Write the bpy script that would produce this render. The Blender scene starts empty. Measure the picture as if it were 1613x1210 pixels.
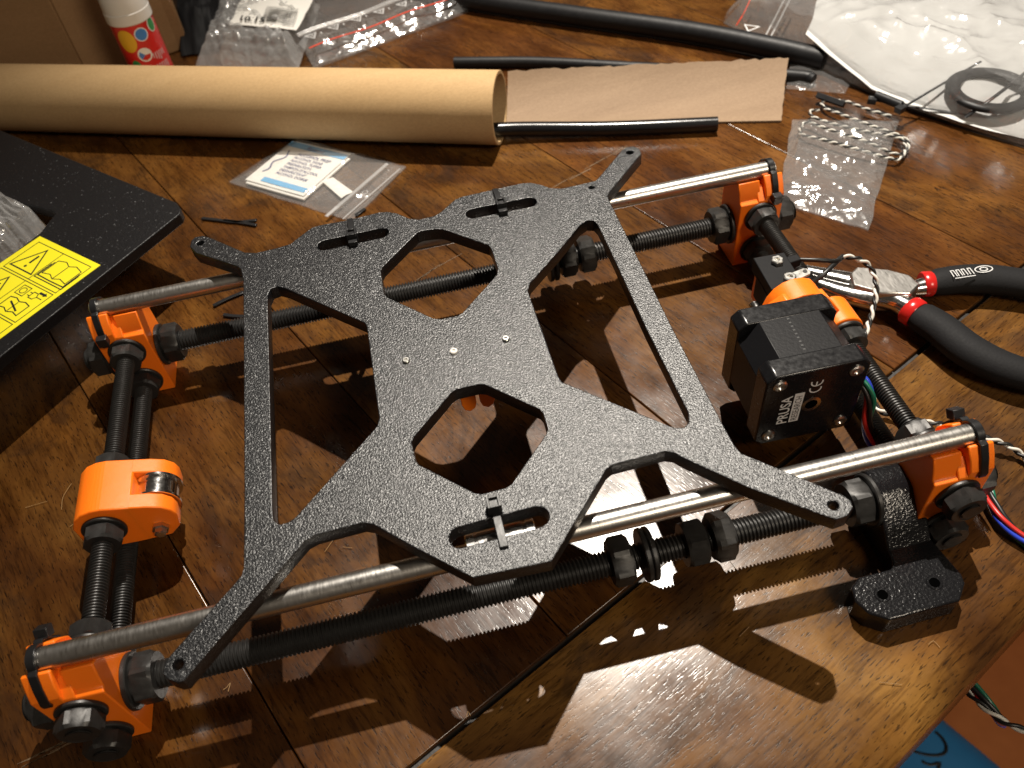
import bpy, bmesh, math, random
from mathutils import Vector, Matrix, Quaternion, noise
import numpy as np

random.seed(7)
SC = bpy.context.scene
COL = SC.collection
MM = 0.001
V = Vector

# ------------------------------------------------------------------ camera
ROT = V((2.39790632, -0.305105626, -0.00150423068))
CAM = V((149.589, -144.636, 294.885))          # millimetres
FPX, PW, PH = 1297.586, 1613.0, 1210.0
RM = Matrix.Rotation(ROT.length, 3, ROT.normalized())   # world -> camera (x right, y down, z forward)
cam_data = bpy.data.cameras.new('camera')
cam = bpy.data.objects.new('camera', cam_data)
COL.objects.link(cam)
cam_data.sensor_fit = 'HORIZONTAL'
cam_data.sensor_width = 36.0
cam_data.lens = FPX / PW * 36.0
cam_data.clip_start = 0.01
cam_data.clip_end = 50
cam.matrix_world = Matrix.Translation(CAM * MM) @ (RM.transposed() @ Matrix.Diagonal((1, -1, -1))).to_4x4()
cam_data.dof.use_dof = True
cam_data.dof.focus_distance = 0.34
cam_data.dof.aperture_fstop = 15
SC.camera = cam

# ------------------------------------------------------------------ room light
world = bpy.data.worlds.new('World')
SC.world = world
world.use_nodes = True
bgn = world.node_tree.nodes['Background']
bgn.inputs[0].default_value = (1.0, 0.80, 0.60, 1)
bgn.inputs[1].default_value = 0.045

LAMP = V((440, 660, 1330))
ld = bpy.data.lights.new('ceiling_spotlight', 'SPOT')
ld.energy = 168
ld.color = (1.0, 0.92, 0.81)
ld.shadow_soft_size = 0.009
ld.spot_size = math.radians(46)
ld.spot_blend = 1.0
lamp = bpy.data.objects.new('ceiling_spotlight', ld)
COL.objects.link(lamp)
lamp.location = LAMP * MM
aim = V((330, 190, 0)) - LAMP
lamp.rotation_euler = aim.to_track_quat('-Z', 'Y').to_euler()

# second, softer room lamp behind the photographer
ad_ = bpy.data.lights.new('room_lamp', 'AREA')
ad_.shape = 'DISK'
ad_.size = 0.5
ad_.energy = 17
ad_.color = (1.0, 0.86, 0.68)
lamp2 = bpy.data.objects.new('room_lamp', ad_)
COL.objects.link(lamp2)
lamp2.location = V((900, -1250, 1500)) * MM
lamp2.rotation_euler = (V((350, 0, -200)) - V((900, -1250, 1500))).to_track_quat('-Z', 'Y').to_euler()

SC.view_settings.view_transform = 'Standard'
SC.view_settings.look = 'None'
SC.view_settings.exposure = 0.0
SC.view_settings.gamma = 1.0
SC.render.engine = 'CYCLES'
SC.cycles.max_bounces = 12
SC.cycles.transparent_max_bounces = 24
SC.render.resolution_x, SC.render.resolution_y = 1024, 768


def at(u, v, z=0.0):
    """point on the horizontal plane z (mm) seen at photograph position u, v"""
    d = RM.transposed() @ V(((u - PW / 2) / FPX, (v - PH / 2) / FPX, 1.0))
    t = (z - CAM.z) / d.z
    return CAM + d * t


# ------------------------------------------------------------------ materials
MATS = {}


class NT:
    def __init__(s, name):
        m = bpy.data.materials.new(name)
        m.use_nodes = True
        s.m = m
        s.t = m.node_tree
        s.b = s.t.nodes['Principled BSDF']
        s.out = s.t.nodes['Material Output']
        MATS[name] = m

    def n(s, typ, **kw):
        nd = s.t.nodes.new(typ)
        for k, v in kw.items():
            if k.startswith('i_'):
                nd.inputs[k[2:].replace('_', ' ')].default_value = v
            else:
                setattr(nd, k, v)
        return nd

    def l(s, a, b):
        s.t.links.new(a, b)

    def set(s, **kw):
        for k, v in kw.items():
            s.b.inputs[k.replace('_', ' ')].default_value = v

    def coord(s, scale=(1, 1, 1), rnd=False, obj=True):
        tc = s.n('ShaderNodeTexCoord')
        o = tc.outputs['Object']
        if rnd:
            oi = s.n('ShaderNodeObjectInfo')
            mu = s.n('ShaderNodeMath', operation='MULTIPLY')
            mu.inputs[1].default_value = 7.31
            s.l(oi.outputs['Random'], mu.inputs[0])
            ad = s.n('ShaderNodeVectorMath', operation='ADD')
            s.l(o, ad.inputs[0])
            s.l(mu.outputs[0], ad.inputs[1])
            o = ad.outputs[0]
        vm = s.n('ShaderNodeVectorMath', operation='MULTIPLY')
        s.l(o, vm.inputs[0])
        vm.inputs[1].default_value = scale
        return vm.outputs[0]

    def noise(s, vec, scale=1.0, detail=4.0, rough=0.55, dist=0.0):
        nd = s.n('ShaderNodeTexNoise')
        nd.inputs['Scale'].default_value = scale
        nd.inputs['Detail'].default_value = detail
        nd.inputs['Roughness'].default_value = rough
        nd.inputs['Distortion'].default_value = dist
        s.l(vec, nd.inputs['Vector'])
        return nd.outputs['Fac']

    def ramp(s, fac, stops):
        r = s.n('ShaderNodeValToRGB')
        while len(r.color_ramp.elements) < len(stops):
            r.color_ramp.elements.new(0.5)
        for e, (p, c) in zip(r.color_ramp.elements, stops):
            e.position = p
            e.color = c if len(c) == 4 else (*c, 1)
        s.l(fac, r.inputs[0])
        return r.outputs[0]

    def mix(s, fac, a, b, mode='MIX'):
        m = s.n('ShaderNodeMix', data_type='RGBA', blend_type=mode)
        for x, i in ((fac, 0), (a, 6), (b, 7)):
            if hasattr(x, 'links'):
                s.l(x, m.inputs[i])
            else:
                m.inputs[i].default_value = x if i == 0 else ((*x, 1) if len(x) == 3 else x)
        return m.outputs[2]

    def bump(s, h, strength=0.3, dist=0.001, prev=None):
        b = s.n('ShaderNodeBump')
        b.inputs['Strength'].default_value = strength
        b.inputs['Distance'].default_value = dist
        s.l(h, b.inputs['Height'])
        if prev is not None:
            s.l(prev, b.inputs['Normal'])
        return b.outputs[0]

    def math(s, op, a, b=0.5):
        m = s.n('ShaderNodeMath', operation=op)
        for x, i in ((a, 0), (b, 1)):
            if hasattr(x, 'links'):
                s.l(x, m.inputs[i])
            else:
                m.inputs[i].default_value = x
        return m.outputs[0]


def plain(name, col, rough=0.5, metal=0.0, spec=0.5, coat=0.0, nscale=0, nstr=0.0, var=0.0, emit=None):
    t = NT(name)
    t.set(Base_Color=(*col, 1), Roughness=rough, Metallic=metal, Specular_IOR_Level=spec)
    if coat:
        t.set(Coat_Weight=coat, Coat_Roughness=0.1)
    if nscale:
        nz = t.noise(t.coord(rnd=True), nscale, 4)
        if nstr:
            t.l(t.bump(nz, nstr, 0.0006), t.b.inputs['Normal'])
        if var:
            c2 = tuple(c * (1 - var) for c in col)
            t.l(t.mix(nz, c2, tuple(min(1, c * (1 + var)) for c in col)), t.b.inputs['Base Color'])
            rr = t.n('ShaderNodeMapRange')
            rr.inputs[3].default_value = max(0.02, rough - 0.12)
            rr.inputs[4].default_value = rough + 0.12
            t.l(nz, rr.inputs[0])
            t.l(rr.outputs[0], t.b.inputs['Roughness'])
    return t


def make_wood():
    t = NT('varnished_wood')
    big = t.noise(t.coord((9, 17, 17), True), 1.0, 6, 0.6, 0.9)
    mid = t.noise(t.coord((22, 60, 60), True), 1.0, 5, 0.6, 0.7)
    blot = t.noise(t.coord((17, 26, 26), True), 1.0, 5, 0.65, 1.5)
    fine = t.noise(t.coord((75, 720, 720), True), 1.0, 3, 0.6, 0.25)
    pore = t.noise(t.coord((260, 1500, 1500), True), 1.0, 2, 0.5, 0.2)
    c = t.ramp(big, [(0.28, (0.055, 0.020, 0.006)), (0.45, (0.125, 0.050, 0.012)),
                     (0.60, (0.200, 0.090, 0.021)), (0.78, (0.31, 0.155, 0.040))])
    m2 = t.ramp(mid, [(0.3, (0.50, 0.45, 0.40)), (0.55, (1, 1, 1)), (0.75, (1.3, 1.25, 1.1))])
    c = t.mix(0.8, c, m2, 'MULTIPLY')
    bl = t.ramp(blot, [(0.36, (1, 1, 1)), (0.47, (0.0, 0.0, 0.0)), (1.0, (0, 0, 0))])
    c = t.mix(t.math('MULTIPLY', bl, 0.55), c, (0.036, 0.020, 0.013))
    f2 = t.ramp(fine, [(0.30, (0.36, 0.31, 0.27)), (0.52, (1.05, 1.05, 1.05))])
    c = t.mix(0.75, c, f2, 'MULTIPLY')
    pmask = t.ramp(pore, [(0.33, (1, 1, 1)), (0.40, (0, 0, 0))])
    c = t.mix(t.math('MULTIPLY', pmask, 0.7), c, (0.010, 0.005, 0.003))
    oi = t.n('ShaderNodeObjectInfo')
    tone = oi.outputs['Color']
    c = t.mix(1.0, c, tone, 'MULTIPLY')
    t.l(c, t.b.inputs['Base Color'])
    # scuffed varnish
    sc = t.noise(t.coord((40, 40, 40), True), 1.0, 6, 0.7)
    rg = t.n('ShaderNodeMapRange')
    rg.inputs[1].default_value = 0.3
    rg.inputs[2].default_value = 0.7
    rg.inputs[3].default_value = 0.16
    rg.inputs[4].default_value = 0.28
    t.l(sc, rg.inputs[0])
    t.l(rg.outputs[0], t.b.inputs['Roughness'])
    t.set(Specular_IOR_Level=0.5)
    wav = t.noise(t.coord((60, 60, 60), True), 1.0, 2, 0.5)
    b1 = t.bump(wav, 0.025, 0.0015)
    inv = t.math('SUBTRACT', 1.0, pmask)
    b2 = t.bump(inv, 0.06, 0.0004, b1)
    b3 = t.bump(fine, 0.06, 0.0004, b2)
    t.l(b3, t.b.inputs['Normal'])


make_wood()


def make_powder(name, col, rough, bscale, bstr, spec=0.5, flake=0.3, tilt=0.9):
    t = NT(name)
    t.set(Base_Color=(*col, 1), Roughness=rough, Specular_IOR_Level=spec)
    v = t.coord()
    n1 = t.noise(v, bscale, 2, 0.5)
    t.l(t.bump(n1, bstr, 0.0006), t.b.inputs['Normal'])
    # glittering grains: every cell tilts its own way
    vo = t.n('ShaderNodeTexVoronoi')
    vo.inputs['Scale'].default_value = bscale * 1.35
    t.l(v, vo.inputs['Vector'])
    sub = t.n('ShaderNodeVectorMath', operation='SUBTRACT')
    t.l(vo.outputs['Color'], sub.inputs[0])
    sub.inputs[1].default_value = (0.5, 0.5, 0.5)
    scl = t.n('ShaderNodeVectorMath', operation='SCALE')
    t.l(sub.outputs[0], scl.inputs[0])
    scl.inputs['Scale'].default_value = tilt
    geo = t.n('ShaderNodeNewGeometry')
    add = t.n('ShaderNodeVectorMath', operation='ADD')
    t.l(geo.outputs['Normal'], add.inputs[0])
    t.l(scl.outputs[0], add.inputs[1])
    nm = t.n('ShaderNodeVectorMath', operation='NORMALIZE')
    t.l(add.outputs[0], nm.inputs[0])
    t.set(Coat_Weight=flake, Coat_Roughness=0.28)
    t.l(nm.outputs[0], t.b.inputs['Coat Normal'])


make_powder('black_powder_coat', (0.008, 0.0085, 0.010), 0.29, 1700, 0.45, 0.60, 0.15, 0.7)
make_powder('black_frame_coat', (0.007, 0.007, 0.008), 0.40, 1250, 0.4, 0.3, 0.05, 0.8)


def make_orange():
    t = NT('orange_printed_plastic')
    t.set(Base_Color=(1.0, 0.20, 0.009, 1), Roughness=0.38, Specular_IOR_Level=0.45)
    t.b.inputs['Subsurface Weight'].default_value = 0.12
    t.b.inputs['Subsurface Radius'].default_value = (0.004, 0.0015, 0.0005)
    t.b.inputs['Subsurface Scale'].default_value = 0.6
    w = t.n('ShaderNodeTexWave', wave_type='BANDS', bands_direction='Z')
    w.inputs['Scale'].default_value = 1.0
    w.inputs['Distortion'].default_value = 0.5
    t.l(t.coord((5000, 5000, 5000)), w.inputs['Vector'])
    b = t.bump(w.outputs['Fac'], 0.10, 0.0002)
    n2 = t.noise(t.coord(), 300, 3)
    t.l(t.bump(n2, 0.12, 0.0005, b), t.b.inputs['Normal'])


make_orange()


def make_black_print():
    t = NT('black_printed_plastic')
    t.set(Base_Color=(0.007, 0.007, 0.008, 1), Roughness=0.17, Specular_IOR_Level=0.5)
    n = t.noise(t.coord((850, 850, 850)), 1.0, 2, 0.5)
    n2 = t.noise(t.coord((300, 1800, 1800)), 1.0, 2, 0.5)
    b = t.bump(n, 0.30, 0.0006)
    t.l(t.bump(n2, 0.22, 0.0004, b), t.b.inputs['Normal'])


make_black_print()


def make_steel(name, col, rough, along):
    t = NT(name)
    t.set(Base_Color=(*col, 1), Metallic=1.0, Roughness=rough)
    n = t.noise(t.coord(along), 1.0, 3)
    rr = t.n('ShaderNodeMapRange')
    rr.inputs[3].default_value = rough - 0.1
    rr.inputs[4].default_value = rough + 0.14
    t.l(n, rr.inputs[0])
    t.l(rr.outputs[0], t.b.inputs['Roughness'])
    t.l(t.bump(n, 0.05, 0.0003), t.b.inputs['Normal'])


make_steel('ground_steel', (0.62, 0.60, 0.57), 0.30, (1500, 300, 300))
make_steel('chrome_steel', (0.72, 0.71, 0.70), 0.14, (600, 600, 600))
make_steel('screw_steel', (0.62, 0.61, 0.58), 0.28, (600, 600, 600))
plain('black_oxide', (0.028, 0.027, 0.026), 0.42, 0.35, 0.5, nscale=350, nstr=0.15, var=0.25)
plain('zip_tie_plastic', (0.011, 0.011, 0.012), 0.33, spec=0.5, nscale=400, nstr=0.08)
plain('black_sleeve', (0.009, 0.009, 0.010), 0.48, spec=0.3, nscale=250, nstr=0.1, var=0.2)
plain('glossy_black_hose', (0.009, 0.009, 0.010), 0.22, nscale=120, nstr=0.15)
plain('motor_black', (0.007, 0.007, 0.008), 0.24, spec=0.45, nscale=500, nstr=0.06, var=0.2)
plain('motor_lamination', (0.007, 0.007, 0.008), 0.40, spec=0.16, nscale=700, nstr=0.12)
plain('switch_plastic', (0.008, 0.008, 0.009), 0.55, spec=0.14, nscale=500, nstr=0.1)
plain('foam_grip', (0.012, 0.012, 0.013), 0.68, spec=0.16, nscale=900, nstr=0.18, var=0.2)
plain('red_dip', (0.50, 0.016, 0.014), 0.22, nscale=200, nstr=0.05)
plain('bag_paper', (0.56, 0.56, 0.55), 0.7, nscale=30, nstr=0.1, var=0.06)
plain('white_paper', (0.83, 0.81, 0.76), 0.7, nscale=60, nstr=0.05, var=0.03)
plain('white_print', (0.60, 0.60, 0.60), 0.6)
plain('yellow_sticker', (0.80, 0.72, 0.020), 0.38, nscale=40, var=0.03)
plain('black_print', (0.010, 0.010, 0.010), 0.5)
plain('blue_band', (0.14, 0.42, 0.72), 0.5)
plain('navy_print', (0.03, 0.05, 0.20), 0.5)
plain('red_line', (0.75, 0.07, 0.03), 0.4)
plain('white_cap', (0.72, 0.70, 0.66), 0.35, nscale=80, var=0.04)
plain('glue_label', (0.62, 0.022, 0.018), 0.3, nscale=100, var=0.05)
plain('label_yellow', (0.75, 0.42, 0.02), 0.4)
plain('label_blue', (0.05, 0.22, 0.58), 0.4)
plain('label_green', (0.03, 0.25, 0.07), 0.4)
plain('wire_white', (0.66, 0.64, 0.58), 0.42)
plain('wire_black', (0.010, 0.010, 0.010), 0.40)
plain('wire_red', (0.55, 0.03, 0.025), 0.35)
plain('wire_blue', (0.02, 0.05, 0.46), 0.35)
plain('wire_green', (0.008, 0.13, 0.075), 0.35)
plain('blue_fabric', (0.030, 0.22, 0.52), 0.6, nscale=30, nstr=0.3, var=0.15)
plain('dark_seam', (0.012, 0.008, 0.005), 0.5, nscale=200, nstr=0.4, var=0.4)
plain('scratch_pale', (0.17, 0.115, 0.065), 0.5)
plain('shaving', (0.34, 0.20, 0.08), 0.6)
plain('hole_shade_black', (0.001, 0.001, 0.001), 1.0, spec=0.0)  # dull black colour standing in for the shade inside holes
plain('crumpled_black', (0.007, 0.007, 0.008), 0.6, spec=0.2, nscale=60, nstr=0.4)


def make_cardboard(name, col, dark):
    t = NT(name)
    t.set(Roughness=0.72, Specular_IOR_Level=0.25)
    a = t.noise(t.coord((8, 60, 60)), 1.0, 5, 0.6)
    b = t.noise(t.coord((500, 900, 900)), 1.0, 2, 0.6)
    c = t.mix(a, dark, col)
    c = t.mix(0.25, c, t.ramp(b, [(0.3, (0.55, 0.5, 0.45)), (0.7, (1.1, 1.1, 1.1))]), 'MULTIPLY')
    t.l(c, t.b.inputs['Base Color'])
    t.l(t.bump(b, 0.12, 0.0004, t.bump(a, 0.1, 0.001)), t.b.inputs['Normal'])


make_cardboard('tube_cardboard', (0.56, 0.385, 0.20), (0.45, 0.29, 0.135))
make_cardboard('grey_cardboard', (0.36, 0.255, 0.165), (0.19, 0.125, 0.078))
make_cardboard('box_cardboard', (0.36, 0.215, 0.105), (0.26, 0.15, 0.07))


def make_floor():
    t = NT('terracotta_floor')
    t.set(Roughness=0.45)
    a = t.noise(t.coord(), 9, 6, 0.6)
    t.l(t.ramp(a, [(0.3, (0.42, 0.125, 0.032)), (0.7, (0.60, 0.20, 0.058))]), t.b.inputs['Base Color'])
    t.l(t.bump(a, 0.1, 0.002), t.b.inputs['Normal'])


make_floor()


def make_film(name, haze, rough, bscale, bstr, tint=(0.95, 0.95, 0.95), gloss=0.10):
    """thin clear polythene: lets most light through, a milky share scatters, folds glint"""
    t = NT(name)
    t.t.nodes.remove(t.b)
    nz = t.noise(t.coord(), bscale, 3, 0.55, 0.6)
    bp = t.bump(nz, bstr, 0.003)
    tr = t.n('ShaderNodeBsdfTransparent')
    tr.inputs[0].default_value = (*tint, 1)
    df = t.n('ShaderNodeBsdfDiffuse')
    df.inputs[0].default_value = (0.80, 0.80, 0.80, 1)
    tl = t.n('ShaderNodeBsdfTranslucent')
    tl.inputs[0].default_value = (0.80, 0.80, 0.80, 1)
    gl = t.n('ShaderNodeBsdfGlossy')
    gl.inputs['Roughness'].default_value = rough
    gl.inputs[0].default_value = (1, 1, 1, 1)
    for q in (df, gl, tl):
        t.l(bp, q.inputs['Normal'])
    h = t.n('ShaderNodeMixShader')
    h.inputs[0].default_value = 0.4
    t.l(df.outputs[0], h.inputs[1])
    t.l(tl.outputs[0], h.inputs[2])
    m1 = t.n('ShaderNodeMixShader')
    m1.inputs[0].default_value = haze
    t.l(tr.outputs[0], m1.inputs[1])
    t.l(h.outputs[0], m1.inputs[2])
    lw = t.n('ShaderNodeLayerWeight')
    t.l(bp, lw.inputs['Normal'])
    ad = t.math('ADD', t.math('MULTIPLY', t.math('POWER', lw.outputs['Facing'], 4.0), 0.7), gloss)
    ad = t.math('MINIMUM', ad, 0.9)
    m2 = t.n('ShaderNodeMixShader')
    t.l(ad, m2.inputs[0])
    t.l(m1.outputs[0], m2.inputs[1])
    t.l(gl.outputs[0], m2.inputs[2])
    t.l(m2.outputs[0], t.out.inputs[0])


make_film('clear_film', 0.13, 0.12, 45, 0.9, gloss=0.10)
make_film('milky_film', 0.13, 0.15, 70, 0.6)
make_film('bubble_film', 0.42, 0.12, 120, 0.5, gloss=0.10)
make_film('fold_film', 0.16, 0.14, 28, 1.6, gloss=0.13)
make_film('zip_film', 0.50, 0.2, 100, 0.2)

# ------------------------------------------------------------------ mesh helpers
WLOC = {}


class MB:
    """collects geometry in world millimetres"""

    def __init__(s):
        s.v, s.f = [], []

    def add(s, vs, fs):
        o = len(s.v)
        s.v += [V(x) for x in vs]
        s.f += [tuple(i + o for i in f) for f in fs]
        return s

    def box(s, c, size, rot=None):
        hx, hy, hz = (x / 2 for x in size)
        vs = [V((x, y, z)) for x in (-hx, hx) for y in (-hy, hy) for z in (-hz, hz)]
        if rot is not None:
            vs = [rot @ q for q in vs]
        c = V(c)
        return s.add([q + c for q in vs], [(0, 1, 3, 2), (4, 6, 7, 5), (0, 4, 5, 1), (2, 3, 7, 6), (0, 2, 6, 4), (1, 5, 7, 3)])

    def prism(s, poly, p0, ex, ey, ez, h):
        """poly in (ex,ey) from p0, extruded h along ez"""
        p0, ex, ey, ez = V(p0), V(ex), V(ey), V(ez)
        n = len(poly)
        a = [p0 + ex * x + ey * y for x, y in poly]
        b = [q + ez * h for q in a]
        fs = [tuple(range(n - 1, -1, -1)), tuple(range(n, 2 * n))]
        fs += [(i, (i + 1) % n, n + (i + 1) % n, n + i) for i in range(n)]
        return s.add(a + b, fs)

    def lathe(s, prof, c, axis, seg=32, close=True):
        """prof = [(t along axis, radius)]"""
        c, axis = V(c), V(axis).normalized()
        q = axis.to_track_quat('Z', 'Y')
        ex, ey = q @ V((1, 0, 0)), q @ V((0, 1, 0))
        vs, fs = [], []
        for t, r in prof:
            for j in range(seg):
                a = 2 * math.pi * j / seg
                vs.append(c + axis * t + (ex * math.cos(a) + ey * math.sin(a)) * r)
        m = len(prof)
        for i in range(m - 1):
            for j in range(seg):
                k = (j + 1) % seg
                fs.append((i * seg + j, i * seg + k, (i + 1) * seg + k, (i + 1) * seg + j))
        if close:
            fs.append(tuple(range(seg - 1, -1, -1)))
            fs.append(tuple((m - 1) * seg + j for j in range(seg)))
        return s.add(vs, fs)

    def tube(s, path, r, seg=10, caps=True, flat=1.0, up=None):
        """swept circle along path; r number or list; flat squashes the cross-section along the frame's up"""
        path = [V(q) for q in path]
        n = len(path)
        rs = r if isinstance(r, (list, tuple)) else [r] * n
        tan = [(path[min(i + 1, n - 1)] - path[max(i - 1, 0)]).normalized() for i in range(n)]
        up = V(up) if up else (V((0, 0, 1)) if abs(tan[0].z) < 0.9 else V((1, 0, 0)))
        nx = tan[0].cross(up).normalized()
        vs, fs = [], []
        for i in range(n):
            if i:
                nx = (nx - tan[i] * nx.dot(tan[i])).normalized()
            ny = nx.cross(tan[i]).normalized()
            for j in range(seg):
                a = 2 * math.pi * j / seg
                vs.append(path[i] + (nx * math.cos(a) + ny * math.sin(a) * flat) * rs[i])
        for i in range(n - 1):
            for j in range(seg):
                k = (j + 1) % seg
                fs.append((i * seg + j, i * seg + k, (i + 1) * seg + k, (i + 1) * seg + j))
        if caps:
            fs.append(tuple(range(seg - 1, -1, -1)))
            fs.append(tuple((n - 1) * seg + j for j in range(seg)))
        return s.add(vs, fs)

    def ribbon(s, path, wdir, w, t):
        """rectangular strap swept along path, wide along wdir"""
        path = [V(q) for q in path]
        wdir = V(wdir).normalized()
        n = len(path)
        vs, fs = [], []
        for i in range(n):
            tn = (path[min(i + 1, n - 1)] - path[max(i - 1, 0)]).normalized()
            nn = tn.cross(wdir).normalized()
            for a, b in ((-1, -1), (1, -1), (1, 1), (-1, 1)):
                vs.append(path[i] + wdir * (a * w / 2) + nn * (b * t / 2))
        for i in range(n - 1):
            for j in range(4):
                k = (j + 1) % 4
                fs.append((i * 4 + j, i * 4 + k, i * 4 + 4 + k, i * 4 + 4 + j))
        fs += [(3, 2, 1, 0), tuple((n - 1) * 4 + j for j in range(4))]
        return s.add(vs, fs)

    def thread(s, p0, axis, length, r=5.0, pitch=1.5, seg=20, depth=0.85):
        p0, axis = V(p0), V(axis).normalized()
        q = axis.to_track_quat('Z', 'Y')
        ex, ey = q @ V((1, 0, 0)), q @ V((0, 1, 0))
        rows = [(0.0, r), (0.16, r), (0.5, r - depth), (0.66, r - depth)]
        n = int(length / pitch)
        vs, fs = [], []
        K = n * 4 + 5
        for k in range(K):
            base = (k // 4) * pitch + rows[k % 4][0] * pitch - pitch
            for j in range(seg):
                a = 2 * math.pi * j / seg
                tt = min(max(base + pitch * j / seg, 0), length)
                vs.append(p0 + axis * tt + (ex * math.cos(a) + ey * math.sin(a)) * rows[k % 4][1])
        for k in range(K - 1):
            for j in range(seg):
                if j < seg - 1:
                    fs.append((k * seg + j, k * seg + j + 1, (k + 1) * seg + j + 1, (k + 1) * seg + j))
                elif k + 5 < K:
                    fs.append((k * seg + j, (k + 4) * seg, (k + 5) * seg, (k + 1) * seg + j))
        s.add(vs, fs)
        s.lathe([(0, r - depth - 0.02), (length, r - depth - 0.02)], p0, axis, 16)
        return s

    def obj(s, name, mat, parent=None, smooth=40, bevel=0.0, loc=None):
        lo = V([min(q[i] for q in s.v) for i in range(3)])
        hi = V([max(q[i] for q in s.v) for i in range(3)])
        c = V(loc) if loc is not None else V(((lo.x + hi.x) / 2, (lo.y + hi.y) / 2, lo.z))
        me = bpy.data.meshes.new(name)
        me.from_pydata([(q - c) * MM for q in s.v], [], s.f)
        bm = bmesh.new()
        bm.from_mesh(me)
        bmesh.ops.recalc_face_normals(bm, faces=bm.faces)
        bm.to_mesh(me)
        bm.free()
        me.validate()
        if smooth:
            me.polygons.foreach_set('use_smooth', [True] * len(me.polygons))
            me.set_sharp_from_angle(angle=math.radians(smooth))
        return link(name, me, mat, c, parent, bevel)


def link(name, me, mat, c, parent=None, bevel=0.0):
    o = bpy.data.objects.new(name, me)
    COL.objects.link(o)
    if mat and not me.materials:
        me.materials.append(MATS[mat])
    c = V(c)
    base = WLOC[parent.name] if parent else V((0, 0, 0))
    o.location = (c - base) * MM
    if parent:
        o.parent = parent
    WLOC[o.name] = c
    if bevel:
        b = o.modifiers.new('bevel', 'BEVEL')
        b.width = bevel * MM
        b.segments = 2
        b.limit_method = 'ANGLE'
        b.angle_limit = math.radians(35)
        b.harden_normals = False
    return o


def tag(o, label, cat, group=None):
    o['label'] = label
    o['category'] = cat
    if group:
        o['group'] = group
    return o


def thing(name, label, cat, loc, group=None):
    o = bpy.data.objects.new(name, None)
    o.empty_display_size = 0.01
    COL.objects.link(o)
    o.location = V(loc) * MM
    WLOC[o.name] = V(loc)
    return tag(o, label, cat, group)


def inst(name, me, loc, direction, parent, spin=0.0):
    """shared mesh whose axis is local +X, placed so that it points along direction"""
    o = link(name, me, None, loc, parent)
    q = V((1, 0, 0)).rotation_difference(V(direction))
    o.rotation_mode = 'QUATERNION'
    o.rotation_quaternion = q @ Quaternion((1, 0, 0), spin)
    return o


def smooth_path(pts, step=1.2):
    pts = [V(q) for q in pts]
    P = [pts[0] * 2 - pts[1]] + pts + [pts[-1] * 2 - pts[-2]]
    out = []
    for i in range(1, len(P) - 2):
        a, b, c, d = P[i - 1], P[i], P[i + 1], P[i + 2]
        n = max(2, int((c - b).length / step))
        for k in range(n):
            t = k / n
            out.append(0.5 * ((2 * b) + (c - a) * t + (2 * a - 5 * b + 4 * c - d) * t * t + (3 * b - a - 3 * c + d) * t ** 3))
    out.append(pts[-1])
    return out


def twisted(name, path, mats, parent, r=0.7, off=0.75, pitch=9.0, names=None, phase=0.0):
    path = smooth_path(path, 0.7)
    n = len(path)
    tan = [(path[min(i + 1, n - 1)] - path[max(i - 1, 0)]).normalized() for i in range(n)]
    nx = tan[0].cross(V((0, 0, 1)) if abs(tan[0].z) < 0.9 else V((1, 0, 0))).normalized()
    frames, d = [], 0
    for i in range(n):
        if i:
            nx = (nx - tan[i] * nx.dot(tan[i])).normalized()
            d += (path[i] - path[i - 1]).length
        frames.append((nx.copy(), nx.cross(tan[i]).normalized(), d))
    for k, m in enumerate(mats):
        pp = []
        for i in range(n):
            a = phase + 2 * math.pi * (frames[i][2] / pitch + k / len(mats))
            pp.append(path[i] + (frames[i][0] * math.cos(a) + frames[i][1] * math.sin(a)) * off)
        MB().tube(pp, r, 8).obj(name, m, parent, 60)


def text_mb(txt, size, p0, ex, ey, align='LEFT', bold=0.0, xs=1.0):
    cu = bpy.data.curves.new('lettering', 'FONT')
    cu.body = txt
    cu.size = size
    cu.align_x = align
    cu.offset = bold
    cu.resolution_u = 3
    o = bpy.data.objects.new('lettering', cu)
    me = bpy.data.meshes.new_from_object(o)
    p0, ex, ey = V(p0), V(ex), V(ey)
    m = MB()
    m.add([p0 + ex * (q.co.x * xs) + ey * q.co.y for q in me.vertices], [tuple(f.vertices) for f in me.polygons])
    bpy.data.objects.remove(o)
    bpy.data.meshes.remove(me)
    return m


def stroke(mb, pts, p0, ex, ey, w, closed=False):
    """flat printed line through 2-D pts in the (ex,ey) plane, sharing corners (mitred)"""
    P = [V((a, b)) for a, b in pts]
    n = len(P)
    L, Rr = [], []
    for i in range(n):
        a = P[i - 1] if (i or closed) else None
        c = P[(i + 1) % n] if (i < n - 1 or closed) else None
        d1 = (P[i] - a).normalized() if a is not None else None
        d2 = (c - P[i]).normalized() if c is not None else None
        if d1 is None:
            d1 = d2
        if d2 is None:
            d2 = d1
        t = (d1 + d2)
        t = t.normalized() if t.length > 1e-6 else d1
        nn = V((-t.y, t.x))
        k = min(2.5, 1 / max(0.3, abs(nn.dot(V((-d1.y, d1.x))))))
        L.append(P[i] + nn * (w / 2 * k))
        Rr.append(P[i] - nn * (w / 2 * k))
    p0, ex, ey = V(p0), V(ex), V(ey)
    f = lambda q: p0 + ex * q.x + ey * q.y
    vs = [f(q) for q in L] + [f(q) for q in Rr]
    m = n if closed else n - 1
    mb.add(vs, [(i, (i + 1) % n, n + (i + 1) % n, n + i) for i in range(m)])


def circle_pts(cx, cy, rx, ry=None, n=24, a0=0, a1=2 * math.pi):
    ry = rx if ry is None else ry
    return [(cx + rx * math.cos(a0 + (a1 - a0) * i / n), cy + ry * math.sin(a0 + (a1 - a0) * i / n)) for i in range(n + (0 if abs(a1 - a0 - 2 * math.pi) < 1e-6 else 1))]


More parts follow.
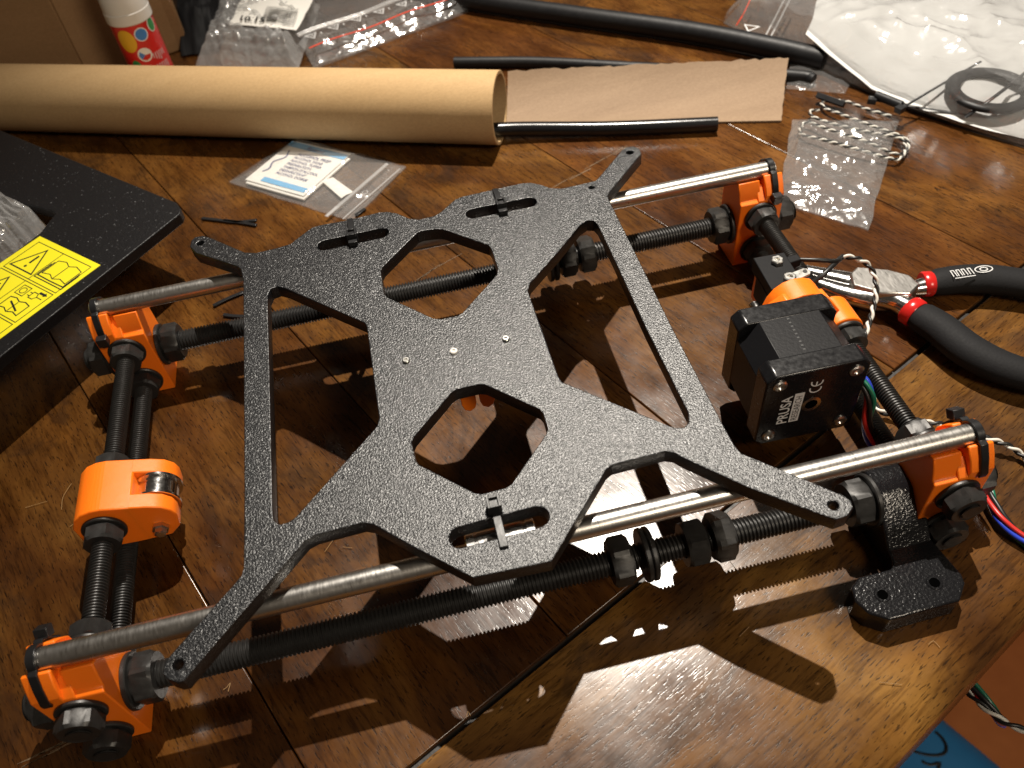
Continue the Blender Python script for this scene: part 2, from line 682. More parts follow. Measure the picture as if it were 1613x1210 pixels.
def crumple(p, seed, f=0.03):
    """0..1 fold height with sharp ridges, p in mm"""
    q = V((p[0] * f + seed * 13.1, p[1] * f + seed * 7.7, seed * 3.3))
    a = 1 - abs(noise.noise(q))
    b = 1 - abs(noise.noise(q * 2.3 + V((5, 1, 2))))
    c = noise.noise(q * 0.7)
    return 0.5 * a ** 3 + 0.3 * b ** 3 + 0.3 * (c * 0.5 + 0.5)


def sheet(quad, nx, ny, hfun, edge=0.0, seed=0, bow=None):
    """grid over a quad (4 corners, in order) -> MB; hfun(u,v,p) gives height above the quad"""
    A, B, C_, D_ = (V(q) for q in quad)
    vs, fs = [], []
    for j in range(ny + 1):
        for i in range(nx + 1):
            u, v = i / nx, j / ny
            p = A.lerp(B, u).lerp(D_.lerp(C_, u), v)
            if bow:
                p = p + V(bow) * (4 * u * (1 - u) * (1 - v) * (1 - v * 0.5))
            if edge:
                e = edge * (noise.noise(V((u * 6 + seed, v * 6, seed * 2.0))))
                e2 = edge * (noise.noise(V((u * 6, v * 6 + seed, seed * 3.0 + 9))))
                p = p + V((e, e2, 0))
            vs.append(p + V((0, 0, hfun(u, v, p))))
    for j in range(ny):
        for i in range(nx):
            a = j * (nx + 1) + i
            fs.append((a, a + 1, a + nx + 2, a + nx + 1))
    m = MB()
    m.add(vs, fs)
    return m


# =================================================================== the setting
TA = math.radians(25.6)
EA, EB = V((math.cos(TA), math.sin(TA), 0)), V((-math.sin(TA), math.cos(TA), 0))

fl = MB()
fl.add([(-2500, -2500, -745), (3000, -2500, -745), (3000, 3000, -745), (-2500, 3000, -745)], [(0, 1, 2, 3)])
floor = fl.obj('floor', 'terracotta_floor', None, 0)
floor['kind'] = 'structure'

table = thing('table', 'dark brown varnished wooden plank table under everything', 'table', (300, 250, -745))


TONES = random.Random(3)


def plank(a0, a1, b0, b1, along_b, name='plank', rnd=1.2):
    la, lb = a1 - a0, b1 - b0
    c = EA * ((a0 + a1) / 2) + EB * ((b0 + b1) / 2)
    L, W = (lb, la) if along_b else (la, lb)
    m = MB().box((0, 0, -12), (L, W, 24))
    o = m.obj(name, 'varnished_wood', table, 40, rnd, loc=(0, 0, 0))
    o.location = (c - WLOC[table.name]) * MM
    o.rotation_euler = (0, 0, TA + (math.pi / 2 if along_b else 0))
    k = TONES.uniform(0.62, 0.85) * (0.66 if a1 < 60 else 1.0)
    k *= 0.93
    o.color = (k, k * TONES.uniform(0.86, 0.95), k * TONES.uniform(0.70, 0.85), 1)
    return o


seams = [-450, -350, -250, -150, -49, 50.5, 151, 250.5, 350, 451, 552, 651, 750, 851, 950]
for a0, a1 in zip(seams[:-1], seams[1:]):
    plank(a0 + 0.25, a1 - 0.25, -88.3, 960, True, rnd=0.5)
# long end board with a rounded outer edge
eb = MB()
prof = [(-90.6, 0), (-90.6, -24), (-183, -24), (-189.0, -21.5), (-191.8, -17), (-192.8, -11), (-191.4, -5), (-188, -1.6), (-183.5, -0.2), (-181, 0)]
prof = [(x + 141.7, z) for x, z in prof]
eb.prism(prof, (-900, 0, 0), (0, 1, 0), (0, 0, 1), (1, 0, 0), 1800)
ebo = eb.obj('end_board', 'varnished_wood', table, 30, 0.35, loc=(0, 0, 0))
ebo.location = (EA * 300 + EB * -141.7 - WLOC[table.name]) * MM
ebo.rotation_euler = (0, 0, TA)
ebo.color = (0.78, 0.80, 0.76, 1)
ur = MB().box((0, 0, -31), (1400, 1130, 13))
uo = ur.obj('underside_board', 'dark_seam', table, 0, loc=(0, 0, 0))
uo.location = (EA * 250 + EB * 390 - WLOC[table.name]) * MM
uo.rotation_euler = (0, 0, TA)
sf = MB().box((0, 0, 0), (1400, 6, 18))
so = sf.obj('seam_filler', 'dark_seam', table, 0, loc=(0, 0, 0))
so.location = (EA * 250 + EB * -89.45 + V((0, 0, -11)) - WLOC[table.name]) * MM
so.rotation_euler = (0, 0, TA)
for a, b in ((-300, -120), (800, -120), (-300, 880), (800, 880)):
    c = EA * a + EB * b
    MB().box((c.x, c.y, -390), (60, 60, 710)).obj('leg', 'varnished_wood', table, 40, 3)
# pale scratches rubbed into the varnish
for pts, w in (([(856, 303), (905, 275), (950, 251), (988, 229)], 1.1), ([(862, 300), (930, 265)], 0.5),
               ([(612, 474), (650, 447), (690, 420), (726, 400)], 0.9), ([(640, 455), (700, 412)], 0.4),
               ([(30, 1207), (90, 1178), (135, 1156)], 1.2), ([(1165, 905), (1150, 885)], 0.25),
               ([(1128, 878), (1122, 850)], 0.25)):
    P = [at(u, v, 0.12) for u, v in pts]
    P = smooth_path(P, 2)
    mb = MB()
    rr = random.Random(len(P))
    for k in range(max(2, int(w * 9))):
        i0 = rr.randrange(0, max(1, len(P) - 6))
        i1 = min(len(P), i0 + rr.randrange(5, 16))
        ox, oy = rr.gauss(0, w * 0.55), rr.gauss(0, w * 0.55)
        stroke(mb, [(q.x + ox + rr.gauss(0, 0.05), q.y + oy + rr.gauss(0, 0.05)) for q in P[i0:i1]], (0, 0, 0.12), (1, 0, 0), (0, 1, 0), rr.uniform(0.1, 0.32))
    mb.obj('scratch', 'scratch_pale', table, 0)

# =================================================================== printer axis frame
D, L = 172.0, 332.3
ZR = 49.1
XC0, XC1 = 9.0, L - 9.0
frame = thing('printer_axis_frame', 'rectangular axis frame of steel and threaded rods joined by orange corner blocks', 'machine frame', (L / 2, D / 2, 0))


def corner(xo, sgn, y, head):
    """xo = outer face x, sgn=+1: body extends to +x. head = -1 zip tie head on the near side, +1 far side"""
    m = MB()
    arc = [(4.15 * math.cos(a), ZR + 4.15 * math.sin(a)) for a in [math.pi + math.pi * i / 8 for i in range(9)]]
    outer = [(-11, 0), (-11, 41.5), (-8.4, 46), (-5.4, 49.8)] + arc + [(5.4, 49.8), (8.4, 46), (11, 41.5), (11, 0)]
    arc2 = [q for q in arc if q[1] <= 47.4]
    inner = [(-11, 0), (-11, 38.2), (-9.0, 39.2), (-7.6, 43), (-5.2, 47.6)] + arc2 + [(5.2, 47.6), (7.6, 43), (9.0, 39.2), (11, 38.2), (11, 0)]
    mid = [(-10.95, 0.02), (-10.95, 38.6), (-8, 42.2), (-5.4, 44.8), (5.4, 44.8), (8, 42.2), (10.95, 38.6), (10.95, 0.02)]
    X = lambda t: xo + sgn * t
    ey, ez = (0, 1, 0), (0, 0, 1)
    ax = (sgn, 0, 0)
    m.prism(outer, (X(0), y, 0), ey, ez, ax, 9.4)
    m.prism(mid, (X(8.0), y, 0), ey, ez, ax, 5.0)
    m.prism([(a, b + (0.03 if b == 0 else 0)) for a, b in inner], (X(11.2), y, 0), ey, ez, ax, 10.8)
    o = m.obj('corner_bracket', 'orange_printed_plastic', frame, 30, 0.5)
    xs = X(4.6)
    path = []
    for yy, zz in ((-11.6, 38.6), (-11.9, 40.8), (-9.2, 46.2), (-6.2, 50.6)):
        path.append((xs, y + yy, zz))
    for i in range(9):
        a = math.radians(160 - 140 * i / 8)
        path.append((xs, y + 4.8 * math.cos(a), ZR + 4.8 * math.sin(a)))
    for yy, zz in ((6.2, 50.6), (9.2, 46.2), (11.9, 40.8), (11.6, 38.6)):
        path.append((xs, y + yy, zz))
    t = MB().ribbon(path, (1, 0, 0), 3.0, 1.0)
    hy, hz = (y - 12.9, 40.6) if head < 0 else (y + 10.2, 48.6)
    rot = Matrix.Rotation(0 if head < 0 else 0.9, 3, 'X')
    t.box((xs, hy, hz), (4.6, 3.8, 4.4), rot)
    t.box(V((xs, hy, hz)) + rot @ V((0, -0.6, -2.6)), (2.6, 1.1, 1.6), rot)
    t.obj('zip_tie', 'zip_tie_plastic', o, 40, 0.25)
    return o


corner(-2, 1, 0, 1)
corner(-2, 1, D, -1)
corner(L + 2, -1, D, -1)
corner(L + 2, -1, 0, 1)
for y in (0, D):
    MB().lathe([(0, 3.4), (0.5, 4.0), (L - 0.5, 4.0), (L, 3.4)], (0, y, ZR), (1, 0, 0), 40).obj('smooth_rod', 'ground_steel', frame, 40)


def nut_mesh(af=16.6, h=8.0, ri=5.0):
    m = MB()
    seg = 48
    def hexr(a):
        a = (a + math.pi / 6) % (math.pi / 3) - math.pi / 6
        return af / 2 / math.cos(a)
    rows = [(0, lambda r: ri), (0, lambda r: min(r, af / 2 * 0.975)), (1.15, lambda r: min(r, af / 2 * 1.165)),
            (h - 1.15, lambda r: min(r, af / 2 * 1.165)), (h, lambda r: min(r, af / 2 * 0.975)), (h, lambda r: ri)]
    vs, fs = [], []
    for x, fn in rows:
        for j in range(seg):
            a = 2 * math.pi * j / seg
            r = fn(hexr(a))
            vs.append((x, r * math.cos(a), r * math.sin(a)))
    for i in range(len(rows) - 1):
        for j in range(seg):
            k = (j + 1) % seg
            fs.append((i * seg + j, i * seg + k, (i + 1) * seg + k, (i + 1) * seg + j))
    m.add(vs, fs)
    o = m.obj('nut', 'black_oxide', None, 22, loc=(0, 0, 0))
    me = o.data
    bpy.data.objects.remove(o)
    return me


def washer_mesh(ro=10.2, h=2.0, ri=5.0):
    m = MB().lathe([(0, ri), (0, ro - 0.4), (0.4, ro), (h - 0.4, ro), (h, ro - 0.4), (h, ri)], (0, 0, 0), (1, 0, 0), 40, close=False)
    o = m.obj('washer', 'black_oxide', None, 30, loc=(0, 0, 0))
    me = o.data
    bpy.data.objects.remove(o)
    return me


NUT, WASH = nut_mesh(), washer_mesh()
NUT8, WASH8 = nut_mesh(13.4, 6.6, 4.0), washer_mesh(8.3, 1.6, 4.0)


def nut_on(rod, p, d, spin=None, washer=True, m8=False):
    """washer against face at p, then nut, outward along d"""
    d = V(d)
    p = V(p)
    if washer:
        inst('washer', WASH8 if m8 else WASH, p + d * 0.05, d, rod)
        p = p + d * (1.7 if m8 else 2.1)
    inst('nut', NUT8 if m8 else NUT, p, d, rod, random.uniform(0, 1.0) if spin is None else spin)


for y in (0, D):
    rod = MB().thread((-15, y, 20), (1, 0, 0), L + 30).obj('threaded_rod', 'black_oxide', frame, 25)
    nut_on(rod, (-2, y, 20), (-1, 0, 0))
    nut_on(rod, (20, y, 20), (1, 0, 0), 0.25)
    nut_on(rod, (L + 2, y, 20), (1, 0, 0))
    if y == 0:
        # nuts and washers waiting for the upright frame
        inst('nut', NUT, (195.3, 0, 20), (1, 0, 0), rod, 0.15)
        inst('washer', WASH, (207.4, 0, 20), (1, 0, 0), rod)
        inst('washer', WASH, (209.8, 0, 20), (1, 0, 0), rod)
        inst('nut', NUT, (223.6, 0, 20), (1, 0, 0), rod, 0.5)
        inst('nut', NUT, (234.2, 0, 20), (1, 0, 0), rod, 0.9)
        inst('washer', WASH, (296.2, 0, 20), (1, 0, 0), rod)
        inst('nut', NUT, (288.0, 0, 20), (1, 0, 0), rod, 0.4)
    else:
        inst('washer', WASH, (214.8, D, 20), (1, 0, 0), rod)
        inst('washer', WASH, (217.6, D, 20), (1, 0, 0), rod)
        inst('nut', NUT, (221.5, D, 20), (1, 0, 0), rod, 0.3)
        inst('nut', NUT, (231.5, D, 20), (1, 0, 0), rod, 0.1)
        nut_on(rod, (L - 20, D, 20), (-1, 0, 0), 0.3)
for x in (XC0, XC1):
    for z in (30, 10):
        rod = MB().thread((x, -20.3, z), (0, 1, 0), D + 40.6, 4.0, 1.25, 20, 0.7).obj('threaded_rod', 'black_oxide', frame, 25)
        nut_on(rod, (x, -11, z), (0, -1, 0), 0.2, m8=True)
        nut_on(rod, (x, 11, z), (0, 1, 0), 0.35, m8=True)
        nut_on(rod, (x, D - 11, z), (0, -1, 0), 0.5, m8=True)
        nut_on(rod, (x, D + 11, z), (0, 1, 0), m8=True)
        if x == XC0 and z == 30:
            nut_on(rod, (x, 61.4, z), (0, -1, 0), 0.52, m8=True)
            nut_on(rod, (x, 86.2, z), (0, 1, 0), 0.52, m8=True)
        if x == XC1 and z == 30:
            nut_on(rod, (x, 73.8, z), (0, -1, 0), 0.4, m8=True)

# belt idler on the left cross rods
prof = [(-2, 17.2), (-2, 33), (0.3, 37.2), (3.8, 40.2), (8, 41.4), (12, 41.2), (28, 36.6), (32.5, 34.4), (35.2, 31.2), (36, 27.5), (34.8, 20.5), (30, 15.8), (17, 15.8)]
Y0, Y1 = 61.6, 86.0
m = MB()
ez = (0, 0, 1)
m.prism([(-2, 17.2), (-2, 33), (0.3, 37.2), (3.8, 40.2), (8, 41.4), (12, 41.2), (22, 38.32), (22, 15.8), (17, 15.8)], (0, Y0, 0), (1, 0, 0), ez, (0, 1, 0), Y1 - Y0)
fork = [(20, 38.86), (28, 36.57), (32.5, 34.4), (35.2, 31.2), (36, 27.5), (34.8, 20.5), (30, 15.83), (20, 15.83)]
m.prism(fork, (0, Y0 + 0.03, 0), (1, 0, 0), ez, (0, 1, 0), 7.0)
m.prism(fork, (0, Y1 - 7.03, 0), (1, 0, 0), ez, (0, 1, 0), 7.0)
idl = m.obj('idler_bracket', 'orange_printed_plastic', frame, 30, 0.6)
YM = (Y0 + Y1) / 2
MB().lathe([(-5, 5), (-5, 9.3), (-4, 9.3), (-3.8, 7.9), (3.8, 7.9), (4, 9.3), (5, 9.3), (5, 5)], (27.8, YM, 27.2), (0, 1, 0), 40).obj('idler_bearing', 'chrome_steel', idl, 30)
MB().lathe([(0, 1.5), (0, 3.4), (1.6, 3.4), (1.7, 2.6), (3.6, 2.4), (4.0, 1.6), (4.0, 0.8)], (27.8, Y0 - 0.05, 22.5), (0, -1, 0), 6).obj('idler_screw', 'screw_steel', idl, 30)

# ---- motor, its orange holder and the limit switch
MX, MY, MZ = 291.4, 40.3, 32.6
MR = Matrix.Rotation(-0.03, 3, 'Z')


def mp(x, y, z):
    return V((MX, MY, MZ)) + MR @ V((x, y, z))


def octa(h, c):
    return [(-h + c, -h), (h - c, -h), (h, -h + c), (h, h - c), (h - c, h), (-h + c, h), (-h, h - c), (-h, -h + c)]


EXm, EYm, EZm = MR @ V((1, 0, 0)), MR @ V((0, 1, 0)), V((0, 0, 1))
m = MB()
m.prism(octa(20.9, 8.2), mp(0, 9.0, 0), EXm, EZm, EYm, 22)
motor = m.obj('stepper_motor', 'motor_lamination', frame, 30, 0.2)
MB().prism(octa(21.1, 3.2), mp(0, 0, 0), EXm, EZm, EYm, 9.4).obj('rear_cap', 'motor_black', motor, 30, 0.7)
MB().prism(octa(21.1, 3.2), mp(0, 29.6, 0), EXm, EZm, EYm, 9.4).obj('front_cap', 'motor_black', motor, 30, 0.7)
MB().lathe([(0, 2.5), (21, 2.5), (21.5, 2.0)], mp(0, 38.5, 0), EYm, 24).obj('shaft', 'chrome_steel', motor, 30)
MB().lathe([(0, 2.6), (0, 3.9), (0.25, 4.1), (0.3, 2.6)], mp(0, 0.02, 0), -EYm, 28, close=False).obj('shaft_hole_ring', 'chrome_steel', motor, 30)
MB().lathe([(0, 2.65), (0.12, 2.65)], mp(0, 0.02, 0), -EYm, 24).obj('shaft_hole_shade', 'hole_shade_black', motor, 30)  # flat black disc, no bore: the shade inside is painted
for a in (-15.5, 15.5):
    for b in (-15.5, 15.5):
        s = MB().lathe([(0, 2.9), (0.5, 2.9), (0.9, 2.2), (0.9, 1.3), (0.2, 0.8)], mp(a, 0.02, b), -EYm, 20)
        so = s.obj('screw', 'screw_steel', motor, 30)
# row of punched marks on the stack, printed lettering on the rear cap
for i in range(9):
    MB().box(mp(-1.8 + 0.1 * i, 11.2 + i * 2.15, 20.93), (1.0, 0.75, 0.12)).obj('punch_mark', 'black_print', motor, 0)
p0 = lambda x, z: mp(x, -0.06, z)
text_mb('PRUSA', 6.2, p0(-8.9, -9.4), EZm, -EXm, bold=0.10, xs=0.93).obj('lettering', 'white_print', motor, 0)
mb = MB()
stroke(mb, [(-9.3, 4.3), (8.4, 4.3), (8.4, 8.0), (-9.3, 8.0)], mp(0, -0.05, 0), EZm, -EXm * -1, 0.45, True)
mb2 = MB()
mb2.add([mp(-4.0, -0.04, -9.3), mp(-8.0, -0.04, -9.3), mp(-8.0, -0.04, 8.5), mp(-4.0, -0.04, 8.5)], [(0, 1, 2, 3)])
mb2.obj('lettering_panel', 'white_print', motor, 0)
text_mb('RESEARCH', 3.75, p0(-4.7, -8.6), EZm, -EXm, bold=0.03, xs=0.86).obj('lettering', 'black_print', motor, 0)
ce = MB()
stroke(ce, circle_pts(9.5, 0, 2.3, n=12, a0=math.radians(75), a1=math.radians(285)), mp(0, -0.05, 0), EZm, -EXm, 0.6)
e_c = 13.3
stroke(ce, circle_pts(e_c, 0, 2.3, n=12, a0=math.radians(75), a1=math.radians(285)), mp(0, -0.05, 0), EZm, -EXm, 0.6)
stroke(ce, [(e_c - 2.2, 0), (e_c + 0.2, 0)], mp(0, -0.05, 0), EZm, -EXm, 0.6)
ce.obj('conformity_mark', 'white_print', motor, 0)
text_mb('Y axis', 3.4, p0(13.2, -3.5), EZm, -EXm).obj('lettering', 'motor_lamination', motor, 0)

# orange motor holder: plate behind the motor plus clamps round the cross rods
m = MB()
m.prism([(-8, -16), (20, -16), (28, -28), (36, -24), (36, 0), (24, 15.5), (6, 17.5), (-2, 12), (-8, 4)], (MX, 79.8, MZ), (1, 0, 0), ez, (0, 1, 0), 6.5)
hump = [(-1.5, 3), (1.5, 12.0), (4.0, 15.8), (7.5, 18.2), (11.5, 19.2), (16, 18.9), (20, 17.2), (23, 13.6), (25, 8), (25, -4), (0, -4)]
m.prism(hump, (MX + 1, 81, MZ), (1, 0, 0), ez, (0, 1, 0), 11.0)
m.lathe([(0, 8.6), (0.5, 9.0), (14.6, 9.0), (15.1, 8.6)], (XC1, 74.0, 30), (0, 1, 0), 36)
m.lathe([(0, 8.6), (14.6, 8.6)], (XC1, 74.5, 10), (0, 1, 0), 36)
m.box((XC1 - 7, 81.6, 22), (10, 14.2, 18))
m.box((MX + 14.5, 101, MZ - 1.2), (15, 24, 14))
hold = m.obj('motor_holder', 'orange_printed_plastic', frame, 30, 0.6)
# limit switch
m = MB()
m.box((304.6, 104.6, 42.2), (14.5, 22, 7.2), Matrix.Rotation(-0.05, 3, 'Z'))
m.box((298.6, 101.5, 34.5), (3.2, 16, 12), Matrix.Rotation(-0.05, 3, 'Z'))
m.box((313.0, 110.2, 43.5), (9, 4.2, 4.2), Matrix.Rotation(0.1, 3, 'Z'))
sw = m.obj('limit_switch', 'switch_plastic', frame, 30, 0.4)
MB().lathe([(0, 2.9), (1.8, 2.9), (2.1, 2.4), (2.1, 1.2), (1.0, 1.1)], (306.4, 109.8, 45.7), (0, 0, 1), 6).obj('switch_screw', 'screw_steel', sw, 20)
MB().lathe([(0, 2.7), (2.0, 2.7), (2.3, 2.2), (2.3, 1.2), (1.2, 1.1)], (306.6, 97.6, 45.7), (0, 0, 1), 20).obj('switch_screw', 'screw_steel', sw, 20)
mb = MB()
mb.prism([(-2.4, -1.9), (-1.6, -2.5), (8.5, -2.3), (9.8, -1.2), (9.8, 1.2), (8.5, 2.3), (-1.6, 2.5), (-2.4, 1.9)], (307.2, 97.8, 45.9), (0.97, 0.22, 0), (-0.22, 0.97, 0), (0, 0, 1), 0.8)
mb.obj('switch_lever', 'screw_steel', sw, 30, 0.15)
for px, py in ((314.6, 99.6),):
    MB().lathe([(0, 1.0), (0.9, 1.0)], (px, py, 46.0), (0, 0, 1), 14).obj('lever_hole', 'black_print', sw, 30)

# black printed foot on the near threaded rod
m = MB()
pl = [(298.6, -14.5), (315.4, -14.6), (317.2, -25.5), (318.4, -33.0), (317.6, -36.6), (312.2, -42.2), (285.2, -42.6), (279.4, -38.4), (277.2, -33.0), (278.4, -27.6), (283.0, -24.6), (295.5, -24.6), (297.6, -22.6), (298.4, -18.5)]
low = [(x, y) for x, y in pl]
m.prism(low, (0, 0, 0.05), (1, 0, 0), (0, 1, 0), (0, 0, 1), 10.8)
side = [(-18.2, 0.1), (-18.2, 10.6), (-15.4, 13.2), (-3.5, 26.2), (-1, 27.4), (6, 28), (12, 26), (12, 0.1)]
m.prism(side, (298.3, 0, 0), (0, 1, 0), (0, 0, 1), (1, 0, 0), 13.9)
m.prism([(-18.1, 0.1), (-18.1, 10.65), (-15.35, 13.2), (-11.3, 17.6), (-11.3, 0.15)], (298.4, 0, 0.04), (0, 1, 0), (0, 0, 1), (1, 0, 0), 17.4)
foot = m.obj('printed_foot', 'black_printed_plastic', frame, 30, 0.7)
for u, v in ((1390, 937), (1472, 918)):
    q = at(u, v, 11)
    MB().lathe([(0, 3.0), (0.35, 2.6), (0.35, 1.6), (0.1, 1.5)], (q.x, q.y, 10.8), (0, 0, 1), 20, close=False).obj('hole_rim', 'black_printed_plastic', foot, 30)
    MB().lathe([(0, 1.9), (0.4, 1.9)], (q.x, q.y, 10.9), (0, 0, 1), 18).obj('screw_hole_shade', 'hole_shade_black', foot, 30)  # disc on the surface, coloured as the shade down a screw hole

# =================================================================== carriage plate
ZT, TH = 63.0, 6.2
plate = thing('carriage_plate', 'black speckled metal plate with cut-outs riding on the two smooth rods', 'metal plate', (158.7, 83.2, ZT - TH))
outline = [(299, 388), (301, 379), (307, 373.5), (320, 371), (333, 375), (375, 393), (386, 397.5), (404, 398), (434, 391), (458, 384), (466, 377), (491, 358.5),
           (506, 354), (543, 347.6), (596, 334.5), (610, 333.3), (626, 336), (645, 344), (660, 345.6), (684, 340), (694, 334), (717, 314), (728, 309.5), (819, 289),
           (836, 287.6), (851, 290.5), (868, 296.3), (886, 296.6), (924, 288), (938, 284.5), (947, 275), (979, 237), (986, 232), (998, 230), (1007, 234.5), (1010.5, 242),
           (960, 303), (957.5, 309), (961, 318), (1003.5, 403.5), (1060, 518), (1140, 671), (1158, 703), (1168, 714), (1267.5, 755), (1330, 781),
           (1341, 789), (1344, 800), (1336, 812), (1318, 818.5), (1294, 810.5), (1179, 768), (1078, 722), (1062, 713), (1048, 711), (964, 732.5), (955, 740), (869, 884),
           (745, 910), (650, 861), (588, 826), (571, 823.4), (496, 843), (481, 851), (365, 984), (289, 1073), (278, 1075), (264, 1070), (256.5, 1062), (259, 1045), (268, 1032),
           (372, 916), (380, 906), (383.5, 894), (384.6, 780), (384.2, 640), (383, 440), (379, 424), (374, 419.5), (308, 398)]
holes = [
    [(421, 466), (426, 455), (437, 451), (449, 454), (574, 508.5), (577.5, 514), (597, 658), (594, 671), (540, 731.5), (466, 814), (455, 822), (441, 826), (431, 821), (429, 806), (425.5, 640)],
    [(925, 346.7), (935, 347.3), (941.5, 354), (963.5, 400), (1018, 518), (1084, 650), (1085, 665), (1078, 673), (1063, 674), (885, 601.5), (879.5, 593), (831.5, 458), (835, 446), (878, 398), (914, 354)],
    [(599.7, 427), (603, 420), (656.8, 366.5), (664, 363.5), (688, 360.4), (697, 361), (769, 386), (773, 391), (783.7, 423), (782, 433), (727, 494), (718, 498), (694, 502.6), (682, 501), (610, 468), (605, 462)],
    [(648, 697), (652, 688), (711, 618), (719, 613), (754, 605), (764, 606), (850, 645), (855, 651), (862.5, 676), (860, 684), (806, 762), (797, 768), (759, 778), (748, 776.5), (660, 732), (655, 726)],
]


def stadium(c0, c1, r, n=10):
    c0, c1 = V(c0).to_2d(), V(c1).to_2d()
    a = math.atan2(c1.y - c0.y, c1.x - c0.x)
    o = []
    for c, st in ((c1, a - math.pi / 2), (c0, a + math.pi / 2)):
        for i in range(n + 1):
            t = st + math.pi * i / n
            o.append((c.x + r * math.cos(t), c.y + r * math.sin(t)))
    return o


def circ(c, r, n=16):
    return [(c.x + r * math.cos(2 * math.pi * i / n), c.y + r * math.sin(2 * math.pi * i / n)) for i in range(n)]


loops = [[(at(u, v, ZT).x, at(u, v, ZT).y) for u, v in outline]]
for h in holes:
    loops.append([(at(u, v, ZT).x, at(u, v, ZT).y) for u, v in h])
SL = []
for (a, b, yy) in (((512, 386), (600, 367), D), ((746, 336), (833, 318.5), D), ((726, 846), (846, 814), 0)):
    p, q = at(*a, ZT), at(*b, ZT)
    SL.append((p, q))
    loops.append(stadium(p, q, 3.6 if yy else 4.0))
for u, v in ((280, 1047), (315, 383), (992, 240), (1313, 796)):
    loops.append(circ(at(u, v, ZT), 1.75))
loops.append(circ(at(932, 295, ZT), 1.35))
cu = bpy.data.curves.new('plate_outline', 'CURVE')
cu.dimensions = '2D'
cu.fill_mode = 'BOTH'
cu.extrude = (TH / 2 - 0.35) * MM
cu.bevel_depth = 0.35 * MM
cu.bevel_resolution = 1
cu.offset = -0.35 * MM
for lp in loops:
    s = cu.splines.new('POLY')
    s.points.add(len(lp) - 1)
    for pt, (x, y) in zip(s.points, lp):
        pt.co = ((x - 158.7) * MM, (y - 83.2) * MM, 0, 1)
    s.use_cyclic_u = True
tmp = bpy.data.objects.new('tmp', cu)
me = bpy.data.meshes.new_from_object(tmp)
bpy.data.objects.remove(tmp)
me.name = 'plate'
for pz in me.polygons:
    pz.use_smooth = True
me.set_sharp_from_angle(angle=math.radians(25))
link('plate', me, 'black_powder_coat', (158.7, 83.2, ZT - TH / 2), plate)

for k, (p, q) in enumerate(SL):
    yc = D if k < 2 else 0.0
    xc = (p.x + q.x) / 2
    bear = MB().lathe([(-12, 4.1), (-12, 7.1), (-11.6, 7.5), (-9.0, 7.5), (-8.9, 7.2), (-7.8, 7.2), (-7.7, 7.5), (7.7, 7.5), (7.8, 7.2), (8.9, 7.2), (9.0, 7.5), (11.6, 7.5), (12, 7.1), (12, 4.1)],
                      (xc, yc, ZR), (1, 0, 0), 48).obj('linear_bearing', 'chrome_steel', plate, 30)
    # strap over the slot and round the bearing
    hd = -1 if k < 2 else 1
    path = [(xc, yc - 9.6, ZR + 2), (xc, yc - 9.4, ZT - 1.5), (xc, yc - 8.4, ZT + 0.7), (xc, yc - 4, ZT + 1.1), (xc, yc + 4, ZT + 1.1), (xc, yc + 8.4, ZT + 0.7), (xc, yc + 9.4, ZT - 1.5), (xc, yc + 9.6, ZR + 2)]
    for i in range(1, 9):
        a = math.pi * i / 9
        path.append((xc, yc + 9.2 * math.cos(a), ZR + 1 - 8.4 * math.sin(a)))
    path.append(path[0])
    z = MB().ribbon(path, (1, 0, 0), 2.7, 0.9)
    hy = yc + hd * 6.6
    z.box((xc, hy, ZT + 2.0), (4.7, 4.6, 3.6))
    for a, b in (((-1.85, 0), (1.0, 4.6)), ((1.85, 0), (1.0, 4.6)), ((0, -1.9), (3.0, 0.8)), ((0, 1.9), (3.0, 0.8))):
        z.box((xc + a[0], hy + a[1], ZT + 4.2), (b[0] - 0.04, b[1] - 0.04, 1.2))
    if k < 2:
        z.box((xc - 0.1, hy - 3.4, ZT + 1.3), (4.0, 3.4, 2.4))
    z.obj('zip_tie', 'zip_tie_plastic', plate, 40, 0.15)
for u, v in ((640, 569), (715, 554.5), (797, 535)):
    q = at(u, v, ZT)
    MB().lathe([(0, 1.6), (0.8, 1.55), (1.1, 1.2), (1.1, 0.7), (0.5, 0.6)], (q.x, q.y, ZT - 0.05), (0, 0, 1), 14).obj('screw_tip', 'white_cap' if u == 715 else 'screw_steel', plate, 30)
# orange belt holder screwed to the underside
c = at(716, 555, ZT)
ux = (at(797, 535, ZT) - at(640, 569, ZT)).normalized()
uy = V((-ux.y, ux.x, 0))
m = MB()
m.prism([(-21, -6), (21, -6), (21, 6), (-21, 6)], (c.x, c.y, ZT - TH - 5.0), ux, uy, (0, 0, 1), 4.95)
for dx in (1.6, 9.3):
    m.prism([(dx - 3.1, 0), (dx + 3.1, 0), (dx + 3.1, -15), (dx + 2.3, -18), (dx, -19.6), (dx - 2.3, -18), (dx - 3.1, -15)], (c.x, c.y, ZT - TH - 4.5) + V((0, 0, 0)) if False else V((c.x, c.y, ZT - TH - 4.5)) - uy * 6.0, ux, (0, 0, 1), uy, 12)
m.obj('belt_holder', 'orange_printed_plastic', plate, 30, 0.4)

